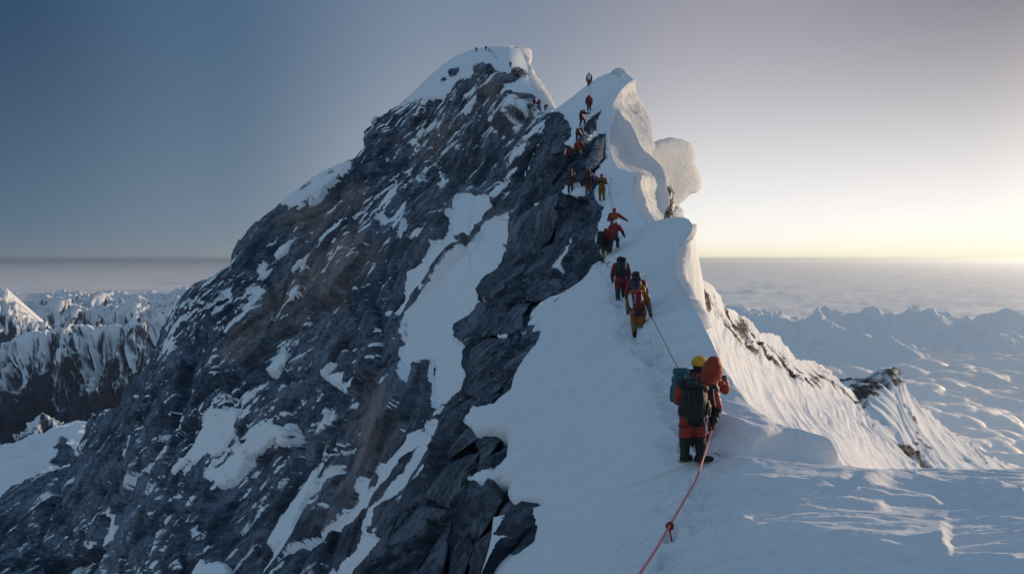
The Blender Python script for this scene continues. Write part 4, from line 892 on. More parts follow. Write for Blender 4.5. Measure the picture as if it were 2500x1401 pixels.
r = np.concatenate([7000 * (26000 / 7000) ** np.linspace(0, 1, 270, endpoint=False), 26000 * (420000 / 26000) ** np.linspace(0, 1, 150)])[:, None]
X = r * np.sin(az); Y = r * np.cos(az); P = np.stack([X, Y, 0 * X], -1)
big_ = fbm(P / 6000 + 9, 3)
def puffs(Q, seed):
    """heaped round cloud heads: tallest sphere over each point"""
    Q = Q[..., :2] + seed * 5.1
    i0 = np.floor(Q).astype(np.int64); f = Q - i0; h = np.zeros(f.shape[:-1])
    for a in (-1, 0, 1):
        for b in (-1, 0, 1):
            k = _perm[_perm[(i0[..., 0] + a) & 255] + ((i0[..., 1] + b) & 255)]
            rr = 0.55 + 0.4 * _rnd[k, 2]
            d2 = (f[..., 0] - a - _rnd[k, 0]) ** 2 + (f[..., 1] - b - _rnd[k, 1]) ** 2
            h = np.maximum(h, np.sqrt(np.clip(rr ** 2 - d2, 0, None)))
    return h
wp = P + 160 * np.stack([fbm(P / 900, 3), fbm(P / 900 + 40, 3), 0 * X], -1)
b2 = puffs(wp / np.array([1500, 1100, 1]), 1); b3 = puffs(wp / 520, 2); b4 = puffs(wp / 210, 3)
rip = ridged(np.stack([X / 5200, Y / 2600, 0 * X], -1) + 0.3 * big_[..., None], 4)
nearw = 1 - sstep(17000, 30000, r + 0 * az)
Z = -1960 + nearw * (170 * (b2 - 0.5) + 185 * (b3 - 0.5) + 75 * (b4 - 0.5) + 260 * big_ + 170 * (1 - sstep(15500, 19500, r + 0 * az))) + (1 - nearw) * (150 * big_ + 330 * np.clip(big_, 0, 1) * sstep(60000, 160000, r + 0 * az) + 260 * (rip - 0.5) + 110 * (b2 - 0.5) * (1 - sstep(40000, 90000, r + 0 * az)))
Z += 260 * np.exp(-((r - 19500 + 0 * az) / 2500.0) ** 2) * 0
leftw = 1 - sstep(math.radians(-10), math.radians(0), az + 0 * r)
Z -= 1900 * leftw * (1 - sstep(40000, 52000, r + 0 * az))

P[..., 2] = Z
clouds = grid_mesh('cloud_sea', P, M_CLOUD, kind='stuff', label='sea of clouds reaching to the horizon')

# ------------------------------------------------------------------ air
def haze_box(x, y0, y1, z0, z1, dens, col):
    v = [(sx * x, y, z) for z in (z0, z1) for y in (y0, y1) for sx in (-1, 1)]
    f = [(0, 1, 3, 2), (4, 6, 7, 5), (0, 4, 5, 1), (2, 3, 7, 6), (0, 2, 6, 4), (1, 5, 7, 3)]
    me = bpy.data.meshes.new('haze'); me.from_pydata(v, [], [q[::-1] for q in f])
    m, n, l = new_mat('air'); out = n.new('ShaderNodeOutputMaterial')
    pv = N(n, 'ShaderNodeVolumePrincipled', Density=dens, Anisotropy=0.68); pv.inputs['Color'].default_value = (*col, 1)
    l.new(pv.outputs[0], out.inputs['Volume'])
    me.materials.append(m)
    o = bpy.data.objects.new('haze', me); COL.objects.link(o); o['kind'] = 'stuff'; o['label'] = 'thin blue air over the distance'
    return o
haze_box(430000, -4000, 430000, -6000, 150, 6.0e-6, (0.74, 0.87, 1.0))

# ------------------------------------------------------------------ climbers
def project(P):
    y = P @ FW
    return CU + FPX * (P @ RT) / y, CV - FPX * (P @ UP) / y

def ground_at(key, u, v):
    """point of a built snow or rock surface that the photo shows at (u, v)"""
    P = SURF[key].reshape(-1, 3)
    pu, pv = project(P)
    k = np.argmin((pu - u) ** 2 + (pv - v) ** 2 + 1e6 * (P[:, 1] <= 0))
    return P[k].copy()

def capsule(p0, r0, p1, r1, seg=12, rings=4):
    p0, p1 = np.array(p0, float), np.array(p1, float)
    ax = p1 - p0; L = np.linalg.norm(ax); ax = ax / L if L > 1e-6 else np.array([0, 0, 1.0])
    t = np.array([1.0, 0, 0]) if abs(ax[0]) < 0.8 else np.array([0, 1.0, 0])
    e1 = np.cross(ax, t); e1 /= np.linalg.norm(e1); e2 = np.cross(ax, e1)
    vs, fs = [], []
    prof = [(-r0 * math.cos(a), r0 * math.sin(a)) for a in np.linspace(0.12, math.pi / 2, rings)] + [(L + r1 * math.sin(a), r1 * math.cos(a)) for a in np.linspace(0, math.pi / 2 - 0.12, rings)]
    for h, r in prof:
        for k in range(seg):
            a = 2 * math.pi * k / seg
            vs.append(p0 + ax * h + (e1 * math.cos(a) + e2 * math.sin(a)) * r)
    n = len(prof)
    for i in range(n - 1):
        for k in range(seg):
            fs.append((i * seg + k, i * seg + (k + 1) % seg, (i + 1) * seg + (k + 1) % seg, (i + 1) * seg + k))
    fs.append(tuple(range(seg - 1, -1, -1))); fs.append(tuple((n - 1) * seg + k for k in range(seg)))
    return vs, fs

def skin(name, caps, voxel, mats, smooth=6, puff=None):
    """one continuous surface over tapered limbs; caps: (p0, r0, p1, r1, region)"""
    V, F = [], []
    for c in caps:
        v, f = capsule(*c[:4]); o = len(V); V += [tuple(q) for q in v]; F += [tuple(i + o for i in q) for q in f]
    me = bpy.data.meshes.new(name + '_tmp'); me.from_pydata(V, [], F)
    ob = bpy.data.objects.new(name + '_tmp', me); COL.objects.link(ob)
    m = ob.modifiers.new('r', 'REMESH'); m.mode = 'VOXEL'; m.voxel_size = voxel; m.use_smooth_shade = True
    m = ob.modifiers.new('s', 'SMOOTH'); m.factor = 0.5; m.iterations = smooth
    dg = bpy.context.evaluated_depsgraph_get(); dg.update()
    out = bpy.data.meshes.new_from_object(ob.evaluated_get(dg), depsgraph=dg)
    bpy.data.objects.remove(ob); bpy.data.meshes.remove(me)
    out.name = name
    n = len(out.vertices); co = np.empty(n * 3, np.float32); out.vertices.foreach_get('co', co); co = co.reshape(-1, 3).astype(float)
    # nearest limb of each vertex
    best = np.full(n, 1e9); idx = np.zeros(n, int); tt = np.zeros(n)
    for k, (p0, r0, p1, r1, reg) in enumerate(caps):
        a, b = np.array(p0, float), np.array(p1, float); ab = b - a
        t = np.clip(((co - a) @ ab) / (ab @ ab + 1e-9), 0, 1)
        d = np.linalg.norm(co - a - t[:, None] * ab, axis=1) - (r0 + t * (r1 - r0))
        m_ = d < best; best[m_] = d[m_]; idx[m_] = k; tt[m_] = t[m_] * np.linalg.norm(ab)
    if puff:                                                     # quilted chambers and creases of a down suit
        nr = np.empty(n * 3, np.float32); out.vertices.foreach_get('normal', nr); nr = nr.reshape(-1, 3).astype(float)
        reg = np.array([c[4] for c in caps])[idx]
        w = np.isin(reg, list(puff)).astype(float)
        q = np.abs(np.sin(tt * math.pi / 0.085)) ** 0.6
        co = co + nr * (w * (0.014 * (q - 0.6)) + 0.010 * fbm(co / 0.07, 3))[:, None]
        out.vertices.foreach_set('co', co.astype(np.float32).ravel())
    names = list(mats)
    for k in names: out.materials.append(mats[k])
    npoly = len(out.polygons)
    ls = np.empty(npoly, np.int32); out.polygons.foreach_get('loop_start', ls)
    lv = np.empty(len(out.loops), np.int32); out.loops.foreach_get('vertex_index', lv)
    rid = np.array([names.index(c[4]) if c[4] in names else 0 for c in caps])
    out.polygons.foreach_set('material_index', rid[idx[lv[ls]]].astype(np.int32))
    out.polygons.foreach_set('use_smooth', np.ones(npoly, bool))
    out.update()
    return out

_fab = {}
def fabric(key):
    C = {'orange_red': (0.34, 0.038, 0.018), 'red': (0.22, 0.018, 0.022), 'dark_red': (0.16, 0.018, 0.020), 'black': (0.012, 0.013, 0.016), 'navy': (0.02, 0.03, 0.06), 'orange': (0.34, 0.10, 0.016), 'amber': (0.25, 0.11, 0.015),
         'yellow': (0.60, 0.33, 0.02), 'mustard': (0.19, 0.135, 0.028), 'teal': (0.02, 0.12, 0.14), 'white': (0.62, 0.63, 0.64), 'grey': (0.13, 0.14, 0.16), 'brown': (0.12, 0.05, 0.035), 'charcoal': (0.03, 0.033, 0.04),
         'skin': (0.40, 0.24, 0.17), 'blue': (0.03, 0.08, 0.16), 'pink': (0.74, 0.20, 0.19), 'crimson': (0.42, 0.03, 0.05), 'steel': (0.45, 0.46, 0.48), 'tan': (0.30, 0.22, 0.11), 'olive': (0.20, 0.19, 0.08)}
    if key not in _fab:
        _fab[key] = mat_plain('cloth_' + key if key not in ('steel', 'skin') else key, tuple(c * (0.85 if key not in ('pink', 'white', 'yellow') else 1.0) for c in C[key]), 0.55 if key not in ('steel',) else 0.35, 0.35, 0.22, 28.0, 0.9 if key == 'steel' else 0.0, 0.12)
    return _fab[key]

def ell(me_name, center, rad, mat, parent=None, rot=(0, 0, 0), name=None, seg=18, rings=12, cut=None):
    """ellipsoid shell, optionally kept only above a plane (a hat, a helmet)"""
    from mathutils import Euler
    th = np.linspace(0.02, math.pi * (cut or 0.995), rings); ph = np.linspace(0, 2 * math.pi, seg, endpoint=False)
    P = np.stack([np.sin(th)[:, None] * np.cos(ph), np.sin(th)[:, None] * np.sin(ph), np.cos(th)[:, None] + 0 * ph], -1) * np.array(rad)
    if cut:
        P = np.concatenate([P, P[-1:] * np.array([0.9, 0.9, 1.0]), P[-2:-1] * np.array([0.86, 0.86, 0.9])], 0)
    R = np.array(Euler(rot).to_matrix())
    P = P @ R.T + np.array(center)
    return grid_mesh(me_name, P, mat, parent, closed=True)

def tube(name, pts, r, mat, parent=None, seg=8, n=None, smooth=True, taper=None):
    P = resample(np.array(pts, float), n or max(6, len(pts) * 8), smooth)
    T = np.gradient(P, axis=0); T /= np.linalg.norm(T, axis=1, keepdims=True) + 1e-9
    ref = np.array([0.3, 0.2, 1.0]); e1 = np.cross(T, ref); e1 /= np.linalg.norm(e1, axis=1, keepdims=True) + 1e-9; e2 = np.cross(T, e1)
    a = np.linspace(0, 2 * math.pi, seg, endpoint=False)
    rr = r * (np.ones(len(P)) if taper is None else np.interp(np.linspace(0, 1, len(P)), np.linspace(0, 1, len(taper)), taper))
    G = P[:, None] + rr[:, None, None] * (np.cos(a)[None, :, None] * e1[:, None] + np.sin(a)[None, :, None] * e2[:, None])
    G = np.concatenate([P[:1, None] + 0 * G[:1], G, P[-1:, None] + 0 * G[-1:]], 0)
    return grid_mesh(name, G, mat, parent, closed=True)

def rbox(name, size, mat, parent, loc=(0, 0, 0), rot=(0, 0, 0), bulge=0.12, n=9, p=4.0, lump=0.0):
    """soft-cornered bag shape (superellipsoid)"""
    from mathutils import Euler
    th = np.linspace(-math.pi / 2 + 0.03, math.pi / 2 - 0.03, n * 2); ph = np.linspace(0, 2 * math.pi, n * 4, endpoint=False)
    e = 2.0 / p
    sg = lambda x: np.sign(x) * np.abs(x) ** e
    P = np.stack([sg(np.cos(th))[:, None] * sg(np.cos(ph))[None], sg(np.cos(th))[:, None] * sg(np.sin(ph))[None], sg(np.sin(th))[:, None] + 0 * ph[None]], -1) * np.array(size) / 2
    if lump: P = P * (1 + lump * fbm(P / 0.12 + size[0] * 31, 3))[..., None]
    P = P @ np.array(Euler(rot).to_matrix()).T + np.array(loc)
    return grid_mesh(name, P, mat, parent, closed=True)

POSES = {
 # x to the right, y forward, z up, feet on z = 0; (pelvis, chest, neck, head, shoulders, elbows, wrists, hips, knees, ankles)
 'stand': dict(pel=(0, 0, .90), che=(0, .04, 1.24), nec=(0, .07, 1.44), hea=(0, .12, 1.58), sL=(-.20, .03, 1.38), sR=(.20, .03, 1.38), eL=(-.29, .02, 1.08), eR=(.29, .02, 1.08), wL=(-.27, .14, .84), wR=(.27, .14, .84), kL=(-.12, .05, .48), kR=(.12, .05, .48), aL=(-.12, 0, .09), aR=(.12, 0, .09)),
 'walk': dict(pel=(0, 0, .89), che=(0, .14, 1.21), nec=(0, .22, 1.40), hea=(0, .29, 1.52), sL=(-.20, .13, 1.34), sR=(.20, .13, 1.34), eL=(-.30, .08, 1.04), eR=(.30, .08, 1.04), wL=(-.29, .22, .82), wR=(.29, .22, .82), kL=(-.11, .10, .50), kR=(.11, .26, .58), aL=(-.11, -.12, .09), aR=(.11, .24, .20)),
 'climb': dict(pel=(0, 0, .86), che=(0.03, .22, 1.14), nec=(.05, .32, 1.32), hea=(.06, .40, 1.44), sL=(-.18, .20, 1.26), sR=(.22, .22, 1.27), eL=(-.26, .35, 1.02), eR=(.40, .38, 1.20), wL=(-.20, .52, .98), wR=(.60, .45, 1.22), kL=(-.12, .12, .48), kR=(.15, .32, .62), aL=(-.12, -.10, .09), aR=(.16, .28, .34)),
 'face': dict(pel=(0, 0, .90), che=(0, .05, 1.24), nec=(0, .08, 1.43), hea=(0, .13, 1.57), sL=(-.20, .04, 1.37), sR=(.20, .04, 1.37), eL=(-.31, .04, 1.10), eR=(.31, .04, 1.10), wL=(-.16, .24, 1.12), wR=(.16, .24, 1.12), kL=(-.12, .05, .48), kR=(.12, .05, .48), aL=(-.12, 0, .09), aR=(.12, 0, .09)),
 'sit': dict(pel=(0, 0, .16), che=(0, .06, .50), nec=(0, .10, .70), hea=(0, .15, .84), sL=(-.20, .05, .64), sR=(.20, .05, .64), eL=(-.28, .12, .40), eR=(.28, .12, .40), wL=(-.20, .32, .36), wR=(.20, .32, .36), kL=(-.14, .40, .42), kR=(.14, .40, .42), aL=(-.14, .60, .09), aR=(.14, .60, .09)),
 'bend': dict(pel=(0, 0, .86), che=(0.08, .26, 1.02), nec=(.12, .42, 1.10), hea=(.14, .54, 1.14), sL=(-.12, .28, 1.12), sR=(.28, .28, 1.10), eL=(-.20, .44, .86), eR=(.38, .46, .86), wL=(-.10, .60, .72), wR=(.36, .62, .70), kL=(-.12, .08, .47), kR=(.14, .22, .56), aL=(-.12, -.10, .09), aR=(.15, .20, .22)),
}

def build_person(label, spot, heading, height, pose, cols, lod=2, over=None, group=None, hands=False, face=False, lean=0.0, headgear='hood', fat=1.08):
    """spot: world point under the feet; cols: hood torso arm fore glove thigh shin boot"""
    J = {k: np.array(v, float) for k, v in POSES[pose].items()}
    for k, v in (over or {}).items(): J[k] = np.array(v, float)
    for k_, d_ in (('tL', (-.1, 1, 0)), ('tR', (.1, 1, 0))): J.setdefault(k_, np.array(d_, float))
    hL = J['pel'] + np.array([-.10, 0, -.06]); hR = J['pel'] + np.array([.10, 0, -.06])
    f = fat
    fwd = np.array([0, 1.0, 0])
    caps = [(J['pel'], .165 * f, J['che'], .185 * f, 'torso'), (J['pel'] + [0, 0, .10], .188 * f, J['pel'] + [0, 0, -.04], .180 * f, 'seat'), (J['che'] + [-.07, 0, .03], .15 * f, J['che'] + [.07, 0, .03], .15 * f, 'torso'),
            (J['sL'], .105 * f, J['sR'], .105 * f, 'yoke'), (J['che'], .14, J['nec'], .085, 'yoke'), (J['nec'], .08, J['hea'], .10, 'hood'), (J['hea'] - [0, .01, .02], .125, J['hea'] + [0, .015, .05], .120, 'hood')]
    for s, h in (('L', hL), ('R', hR)):
        sx = -1 if s == 'L' else 1
        w = J['w' + s]; e = J['e' + s]; k = J['k' + s]; a = J['a' + s]
        hd = (w - e) / np.linalg.norm(w - e)
        caps += [(J['s' + s], .098 * f, e, .078 * f, 'arm'), (e, .078 * f, w, .058 * f, 'fore'), (h, .128 * f, k, .098 * f, 'thigh'), (k, .098 * f, k + 0.9 * (a - k), .070 * f, 'shin'), (a + [0, -.02, .07], .070, a + [0, -.04, -.02], .066, 'boot'), (a - .05 * J['t' + s] + [0, 0, -.03], .062, a + .17 * J['t' + s] + [0, 0, -.035], .055, 'boot')]
        if not hands: caps += [(w, .055, w + hd * .10, .050, 'glove'), (w + hd * .03, .03, w + hd * .08 + np.array([-sx * .05, .03, 0]), .024, 'glove')]
        else: caps += [(w - hd * .02, .052, w + hd * .03, .050, 'glove')]
    if 'collar' in J: caps += [(J['collar'], .15, J['hea'] + [0, 0, -.02], .150, 'hood')]
    mats = {k: fabric(v) for k, v in cols.items()}
    vox = {3: 0.016, 2: 0.026, 1: 0.04, 0: 0.05}[lod]
    me = skin('person', caps, vox, mats, 5 if lod >= 2 else 3, puff=('torso', 'arm', 'thigh', 'hood', 'yoke', 'fore') if lod >= 2 else None)
    o = bpy.data.objects.new('person', me); COL.objects.link(o)
    o['label'] = label; o['category'] = 'person'
    if group: o['group'] = group
    S = height / 1.75
    o.location = Vector(spot); o.rotation_euler = (0, lean, -heading); o.scale = (S, S, S)
    hc = J['hea']
    if face:                                                   # a face under the hood: skin, goggles, breathing mask
        ell('face', hc + np.array([0, .085, .0]), (.075, .06, .10), fabric('skin'), o)
        g = ell('goggles', hc + np.array([0, .125, .035]), (.085, .04, .042), fabric('black'), o)
        ell('mask', hc + np.array([0, .14, -.055]), (.05, .05, .05), fabric('charcoal'), o)
    if headgear == 'helmet':
        ell('helmet', hc + np.array([0, .0, .05]), (.155, .165, .135), fabric(cols.get('hat', 'white')), o, cut=0.62)
    elif headgear == 'cap':
        ell('hat', hc + np.array([0, .0, .06]), (.150, .155, .13), fabric(cols.get('hat', 'yellow')), o, cut=0.60)
    if lod >= 2:
        for s in 'LR':                                         # soles with crampon points
            a = J['a' + s]; sx = -1 if s == 'L' else 1
            sole = rbox('crampon', (.115, .30, .035), fabric('tan' if lod == 3 else 'charcoal'), o, a + .055 * J['t' + s] + np.array([0, 0, -.078]), (0, 0, math.atan2(-J['t' + s][0], J['t' + s][1])), n=4, p=5)
            for q in (-.09, 0, .1, .17): tube('spike', [a + q * J['t' + s] + np.array([0, 0, -.09]), a + q * J['t' + s] + np.array([0, 0, -.125])], .008, fabric('steel'), sole, 5, 4, False, [1, .2])
        belt = [J['pel'] + np.array([.185 * f * math.cos(t), .185 * f * math.sin(t), .05]) for t in np.linspace(0, 2 * math.pi, 22)]
        hb = tube('harness', belt, .016, fabric('charcoal'), o, 6, 40)
        for s, h in (('L', hL), ('R', hR)):
            loop = [h + np.array([.135 * f * math.cos(t), .135 * f * math.sin(t), -.12 + .03 * math.cos(t)]) for t in np.linspace(0, 2 * math.pi, 18)]
            tube('leg_loop', loop, .012, fabric('charcoal'), hb, 5, 30)
    return o, J

def build_pack(label, person, J, col, lid, size=(.33, .22, .52), dz=0.0, dx=0.0, tilt=0.0, extra=None, lod=2, group=None, trim='grey'):
    """rucksack worn on the back: bag, lid, pocket, straps"""
    root = bpy.data.objects.new('backpack', None); COL.objects.link(root)
    root['label'] = label; root['category'] = 'backpack'
    if group: root['group'] = group
    mw = person.matrix_basis
    spine = J['che'] - J['pel']; lean = math.atan2(spine[1], spine[2])
    c = 0.35 * J['pel'] + 0.65 * J['che'] + np.array([dx, -(.175 + size[1] / 2 * .8), .04 + dz])
    root.matrix_basis = mw
    R = (-lean, tilt, 0)
    rbox('bag', size, fabric(col), root, c, R, p=3.3, n=12, lump=0.20)
    rbox('lid', (size[0] * .92, size[1] * 1.02, size[2] * .24), fabric(lid), root, c + np.array([math.sin(tilt) * size[2] * .5, math.sin(lean) * size[2] * .5, size[2] * .50]), R, p=3.2, n=8, lump=0.12)
    if lod >= 2:
        rbox('pocket', (size[0] * .62, size[1] * .4, size[2] * .46), fabric(col), root, c + np.array([0, -size[1] * .45, -size[2] * .12]), R, p=3.5, n=7, lump=0.1)
        for sx in (-1, 1):
            sh = J['sL'] if sx < 0 else J['sR']
            tube('strap', [c + np.array([sx * .11, size[1] * .4, size[2] * .30]), (sh + J['nec']) / 2 + np.array([0, -.02, .095]), (sh + J['che']) / 2 + np.array([sx * .01, .19, .02]), J['pel'] * .4 + J['che'] * .6 + np.array([sx * .20, .06, -.03]), c + np.array([sx * .13, size[1] * .35, -size[2] * .32])], .022, fabric('charcoal'), root, 6, 30)
            tube('buckle_strap', [c + np.array([sx * size[0] * .28, -size[1] * .56, size[2] * .46]), c + np.array([sx * size[0] * .28, -size[1] * .60, size[2] * .1]), c + np.array([sx * size[0] * .28, -size[1] * .55, -size[2] * .4])], .009, fabric(trim), root, 5, 16)
        for sx in (-1, 1): rbox('side_pocket', (size[0] * .26, size[1] * .55, size[2] * .5), fabric(col), root, c + np.array([sx * size[0] * .46, -size[1] * .05, -size[2] * .16]), R, p=2.8, n=6, lump=0.2)
        hb = [J['pel'] + np.array([.19 * math.cos(t), .19 * math.sin(t), .12]) for t in np.linspace(0, 2 * math.pi, 20)]
        tube('hip_belt', hb, .022, fabric('charcoal'), root, 6, 36)
    if extra == 'roll': rbox('sleeping_mat', (.13, .13, .46), fabric('white'), root, c + np.array([-size[0] * .58, -.02, 0]), R, p=2.4, n=7)
    if extra == 'pole': tube('tent_pole', [c + np.array([size[0] * .42, -.08, -.12]), c + np.array([size[0] * .46, -.08, size[2] * .78])], .018, fabric('white'), root, 6, 6, False)
    if extra == 'bottle': rbox('oxygen_bottle', (.15, .15, .62), fabric('white'), root, c + np.array([-size[0] * .5, -.06, .02]), R, p=2.3, n=8)
    return root

def palette(hood, torso, arm=None, fore=None, glove='black', thigh=None, shin=None, boot='charcoal', yoke=None, seat=None, hat=None):
    d = dict(torso=torso, hood=hood, yoke=yoke or torso, seat=seat or torso, arm=arm or torso, fore=fore or arm or torso, glove=glove, thigh=thigh or torso, shin=shin or thigh or torso, boot=boot)
    if hat: d['hat'] = hat
    return d

# --- the pair nearest the viewer
G1 = ground_at('ground', 1698, 1134) + np.array([0, 0, .03])
p1_over = dict(collar=(.17, .06, 1.24), pel=(-.02, 0, .80), che=(.03, .05, 1.14), nec=(.13, .09, 1.33), hea=(.29, .12, 1.43), sL=(-.19, .0, 1.27), sR=(.27, .02, 1.19), eL=(-.24, .20, 1.00), eR=(.34, -.04, .90), wL=(-.08, .34, .90), wR=(.25, -.14, .68), kL=(-.15, .05, .43), kR=(.09, .05, .44), aL=(-.16, .02, .10), aR=(.08, -.04, .10), tL=(.55, .35, 0), tR=(.95, .0, 0))
pal1 = palette('orange_red', 'orange_red', 'orange_red', 'black', 'dark_red', 'orange_red', 'black', 'black', yoke='black', seat='black')
near_p, J1 = build_person('climber in orange-red suit and big red hood holding the pink rope, nearest the viewer', G1, 0.0, 1.75, 'stand', pal1, 3, p1_over, hands=True, fat=1.06)
# the big down hood leaning to the right
hoodP = ell('hood', J1['hea'] + np.array([.005, -.01, .03]), (.158, .165, .24), fabric('orange_red'), near_p, (0.15, 0.12, 0), seg=28, rings=22)
co = np.empty(len(hoodP.data.vertices) * 3, np.float32); hoodP.data.vertices.foreach_get('co', co); co = co.reshape(-1, 3).astype(float)
cc = J1['hea']; dd = co - cc
co = cc + dd * (1 + 0.05 * np.abs(np.sin(dd[:, 2] * math.pi / 0.10 + dd[:, 0] * 6)) ** 0.7 + 0.05 * fbm(co / 0.10, 3))[:, None]
hoodP.data.vertices.foreach_set('co', co.astype(np.float32).ravel())
# glove closing on the rope
def glove(person, wrist, dirv, side, curl, mat, at_):
    w = np.array(wrist, float); d = np.array(dirv, float) / np.linalg.norm(dirv)
    s = np.array(side, float); s -= d * (s @ d); s /= np.linalg.norm(s); n = np.cross(d, s)
    caps = [(w, .045, w + d * .055, .044, 'g'), (w + d * .05 - s * .025, .024, w + d * .05 + s * .03, .024, 'g')]
    for k, (off, L) in enumerate(((-.036, .062), (-.012, .072), (.012, .068), (.035, .055))):
        k0 = w + d * .085 + s * off
        k1 = k0 + (d * math.cos(curl) + n * math.sin(curl)) * L * .55; k2 = k1 + (d * math.cos(curl * 2.2) + n * math.sin(curl * 2.2)) * L * .5
        caps += [(w + d * .06 + s * off * .8, .018, k0, .0155, 'g'), (k0, .0155, k1, .0145, 'g'), (k1, .0145, k2, .012, 'g')]
    t0 = w + d * .03 - s * .04; t1 = t0 + d * .035 - s * .022 + n * .03; t2 = t1 + d * .03 + n * .025 + s * .012
    caps += [(t0, .020, t1, .017, 'g'), (t1, .017, t2, .014, 'g')]
    me = skin('glove', caps, 0.007, {'g': fabric(mat)}, 3)
    o = bpy.data.objects.new('glove', me); COL.objects.link(o); o.parent = person
    return o
glove(near_p, J1['wR'], (-.25, -.25, -1), (1, .2, 0), 0.75, 'dark_red', None)
glove(near_p, J1['wL'], (.5, .6, -.3), (0, .3, 1), 0.7, 'black', None)
clip = tube('carabiner', [J1['pel'] + np.array([.13, -.20, .03]), J1['pel'] + np.array([.16, -.22, -.04]), J1['pel'] + np.array([.14, -.22, -.13]), J1['pel'] + np.array([.11, -.22, -.06]), J1['pel'] + np.array([.13, -.20, .03])], .011, fabric('steel'), near_p, 6, 26)
tube('sling', [J1['pel'] + np.array([.14, -.21, -.10]), J1['pel'] + np.array([.15, -.22, -.22]), J1['pel'] + np.array([.19, -.21, -.28])], .013, fabric('white'), near_p, 6, 14)
tube('tape', [J1['sR'] + np.array([-.01, -.12, .02]), J1['sR'] + np.array([.0, -.13, -.12]), J1['sR'] + np.array([.03, -.13, -.26])], .010, fabric('white'), near_p, 6, 14)
build_pack('black rucksack on the back of the nearest climber', near_p, J1, 'black', 'black', (.40, .27, .50), -.05, -.10, 0.22, None, 3, trim='charcoal')

G2 = ground_at('slope', 1706, 1100)
p2_over = dict(hea=(.02, .06, 1.50), nec=(.01, .05, 1.38), sR=(.22, .06, 1.30), eR=(.47, .02, 1.12), wR=(.44, .20, 1.24), sL=(-.20, .03, 1.30), aR=(.14, .02, .09))
two_p, J2 = build_person('climber with yellow hat and dark collar, half hidden ahead of the nearest one', G2 + np.array([0, .05, -.03]), 0.35, 1.72, 'stand', palette('black', 'orange_red', 'orange_red', 'orange_red', 'navy', 'black', 'black', 'black', hat='yellow'), 3, p2_over, headgear='cap')
build_pack('teal rucksack of the climber with the yellow hat', two_p, J2, 'teal', 'teal', (.32, .24, .58), -.02, -.26, 0.0, None, 2, trim='grey')

# --- the pair half-way up the slope
G3 = ground_at('slope', 1558, 826)
o3 = dict(hea=(.14, .22, 1.45), nec=(.08, .16, 1.36), sR=(.24, .10, 1.28), eR=(.32, .08, 1.0), wR=(.36, .02, .78), aL=(-.12, -.02, .09), aR=(.10, -.06, .09), kR=(.11, .02, .47))
p3, J3 = build_person('climber in amber suit with yellow legs and orange hood under a red pack', G3, 0.0, 1.70, 'walk', palette('amber', 'amber', 'amber', 'grey', 'black', 'orange', 'mustard', 'black', seat='charcoal'), 2, o3)
build_pack('red and black pack hung with gear above yellow-legged climber', p3, J3, 'dark_red', 'crimson', (.34, .26, .50), .0, -.06, -.08, 'roll', 2, trim='white')
G4 = ground_at('slope', 1556, 800)
p4, J4 = build_person('climber in red hood with black crown just ahead of the amber suit', G4 + np.array([0.02, .3, 0]), 0.1, 1.74, 'walk', palette('crimson', 'red', 'red', 'charcoal', 'black', 'charcoal', 'charcoal', 'black', hat='black'), 2, headgear='cap')
build_pack('dark blue pack of the climber with the red hood and black crown', p4, J4, 'navy', 'navy', (.36, .26, .56), .04, -.02, 0.0, None, 2)
G5 = ground_at('slope', 1516, 738)
p5, J5 = build_person('climber in all red suit walking alone with black pack and arms hanging', G5, 0.05, 1.78, 'walk', palette('crimson', 'red', 'red', 'red', 'black', 'red', 'charcoal', 'black'), 2)
build_pack('tall black pack with a white pole on the lone red climber', p5, J5, 'black', 'black', (.36, .24, .66), .08, 0.0, 0.0, 'pole', 2)

# --- the knot of three at the foot of the rocks
G8 = ground_at('slope', 1478, 640)
p8, J8 = build_person('climber in red jacket with black seat and tan gaiters, last of the knot of three', G8, 0.25, 1.78, 'walk', palette('red', 'red', 'red', 'black', 'black', 'brown', 'olive', 'black', seat='black'), 2, dict(eL=(-.26, .2, 1.1)))
build_pack('black pack with white roll on the last of the knot of three', p8, J8, 'black', 'navy', (.36, .26, .58), .0, -.20, 0.0, 'roll', 1)
G7 = ground_at('ridge', 1495, 618)
p7, J7 = build_person('climber in red jacket with white helmet and black sleeve, middle of the knot of three', G7 + np.array([0, -.4, 0]), 0.3, 1.78, 'climb', palette('orange_red', 'red', 'orange_red', 'black', 'black', 'charcoal', 'charcoal', 'black', hat='white'), 2, dict(wR=(.46, .3, .86), eR=(.38, .28, 1.05)), headgear='helmet')
G6 = ground_at('ridge', 1500, 588)
p6, J6 = build_person('climber in crimson hood and orange bib turned towards the viewer with one arm out', G6, math.pi, 1.74, 'face', palette('crimson', 'orange', 'red', 'red', 'black', 'dark_red', 'charcoal', 'black', yoke='red'), 2, dict(eL=(-.42, .05, 1.22), wL=(-.62, .08, 1.10)), face=True)

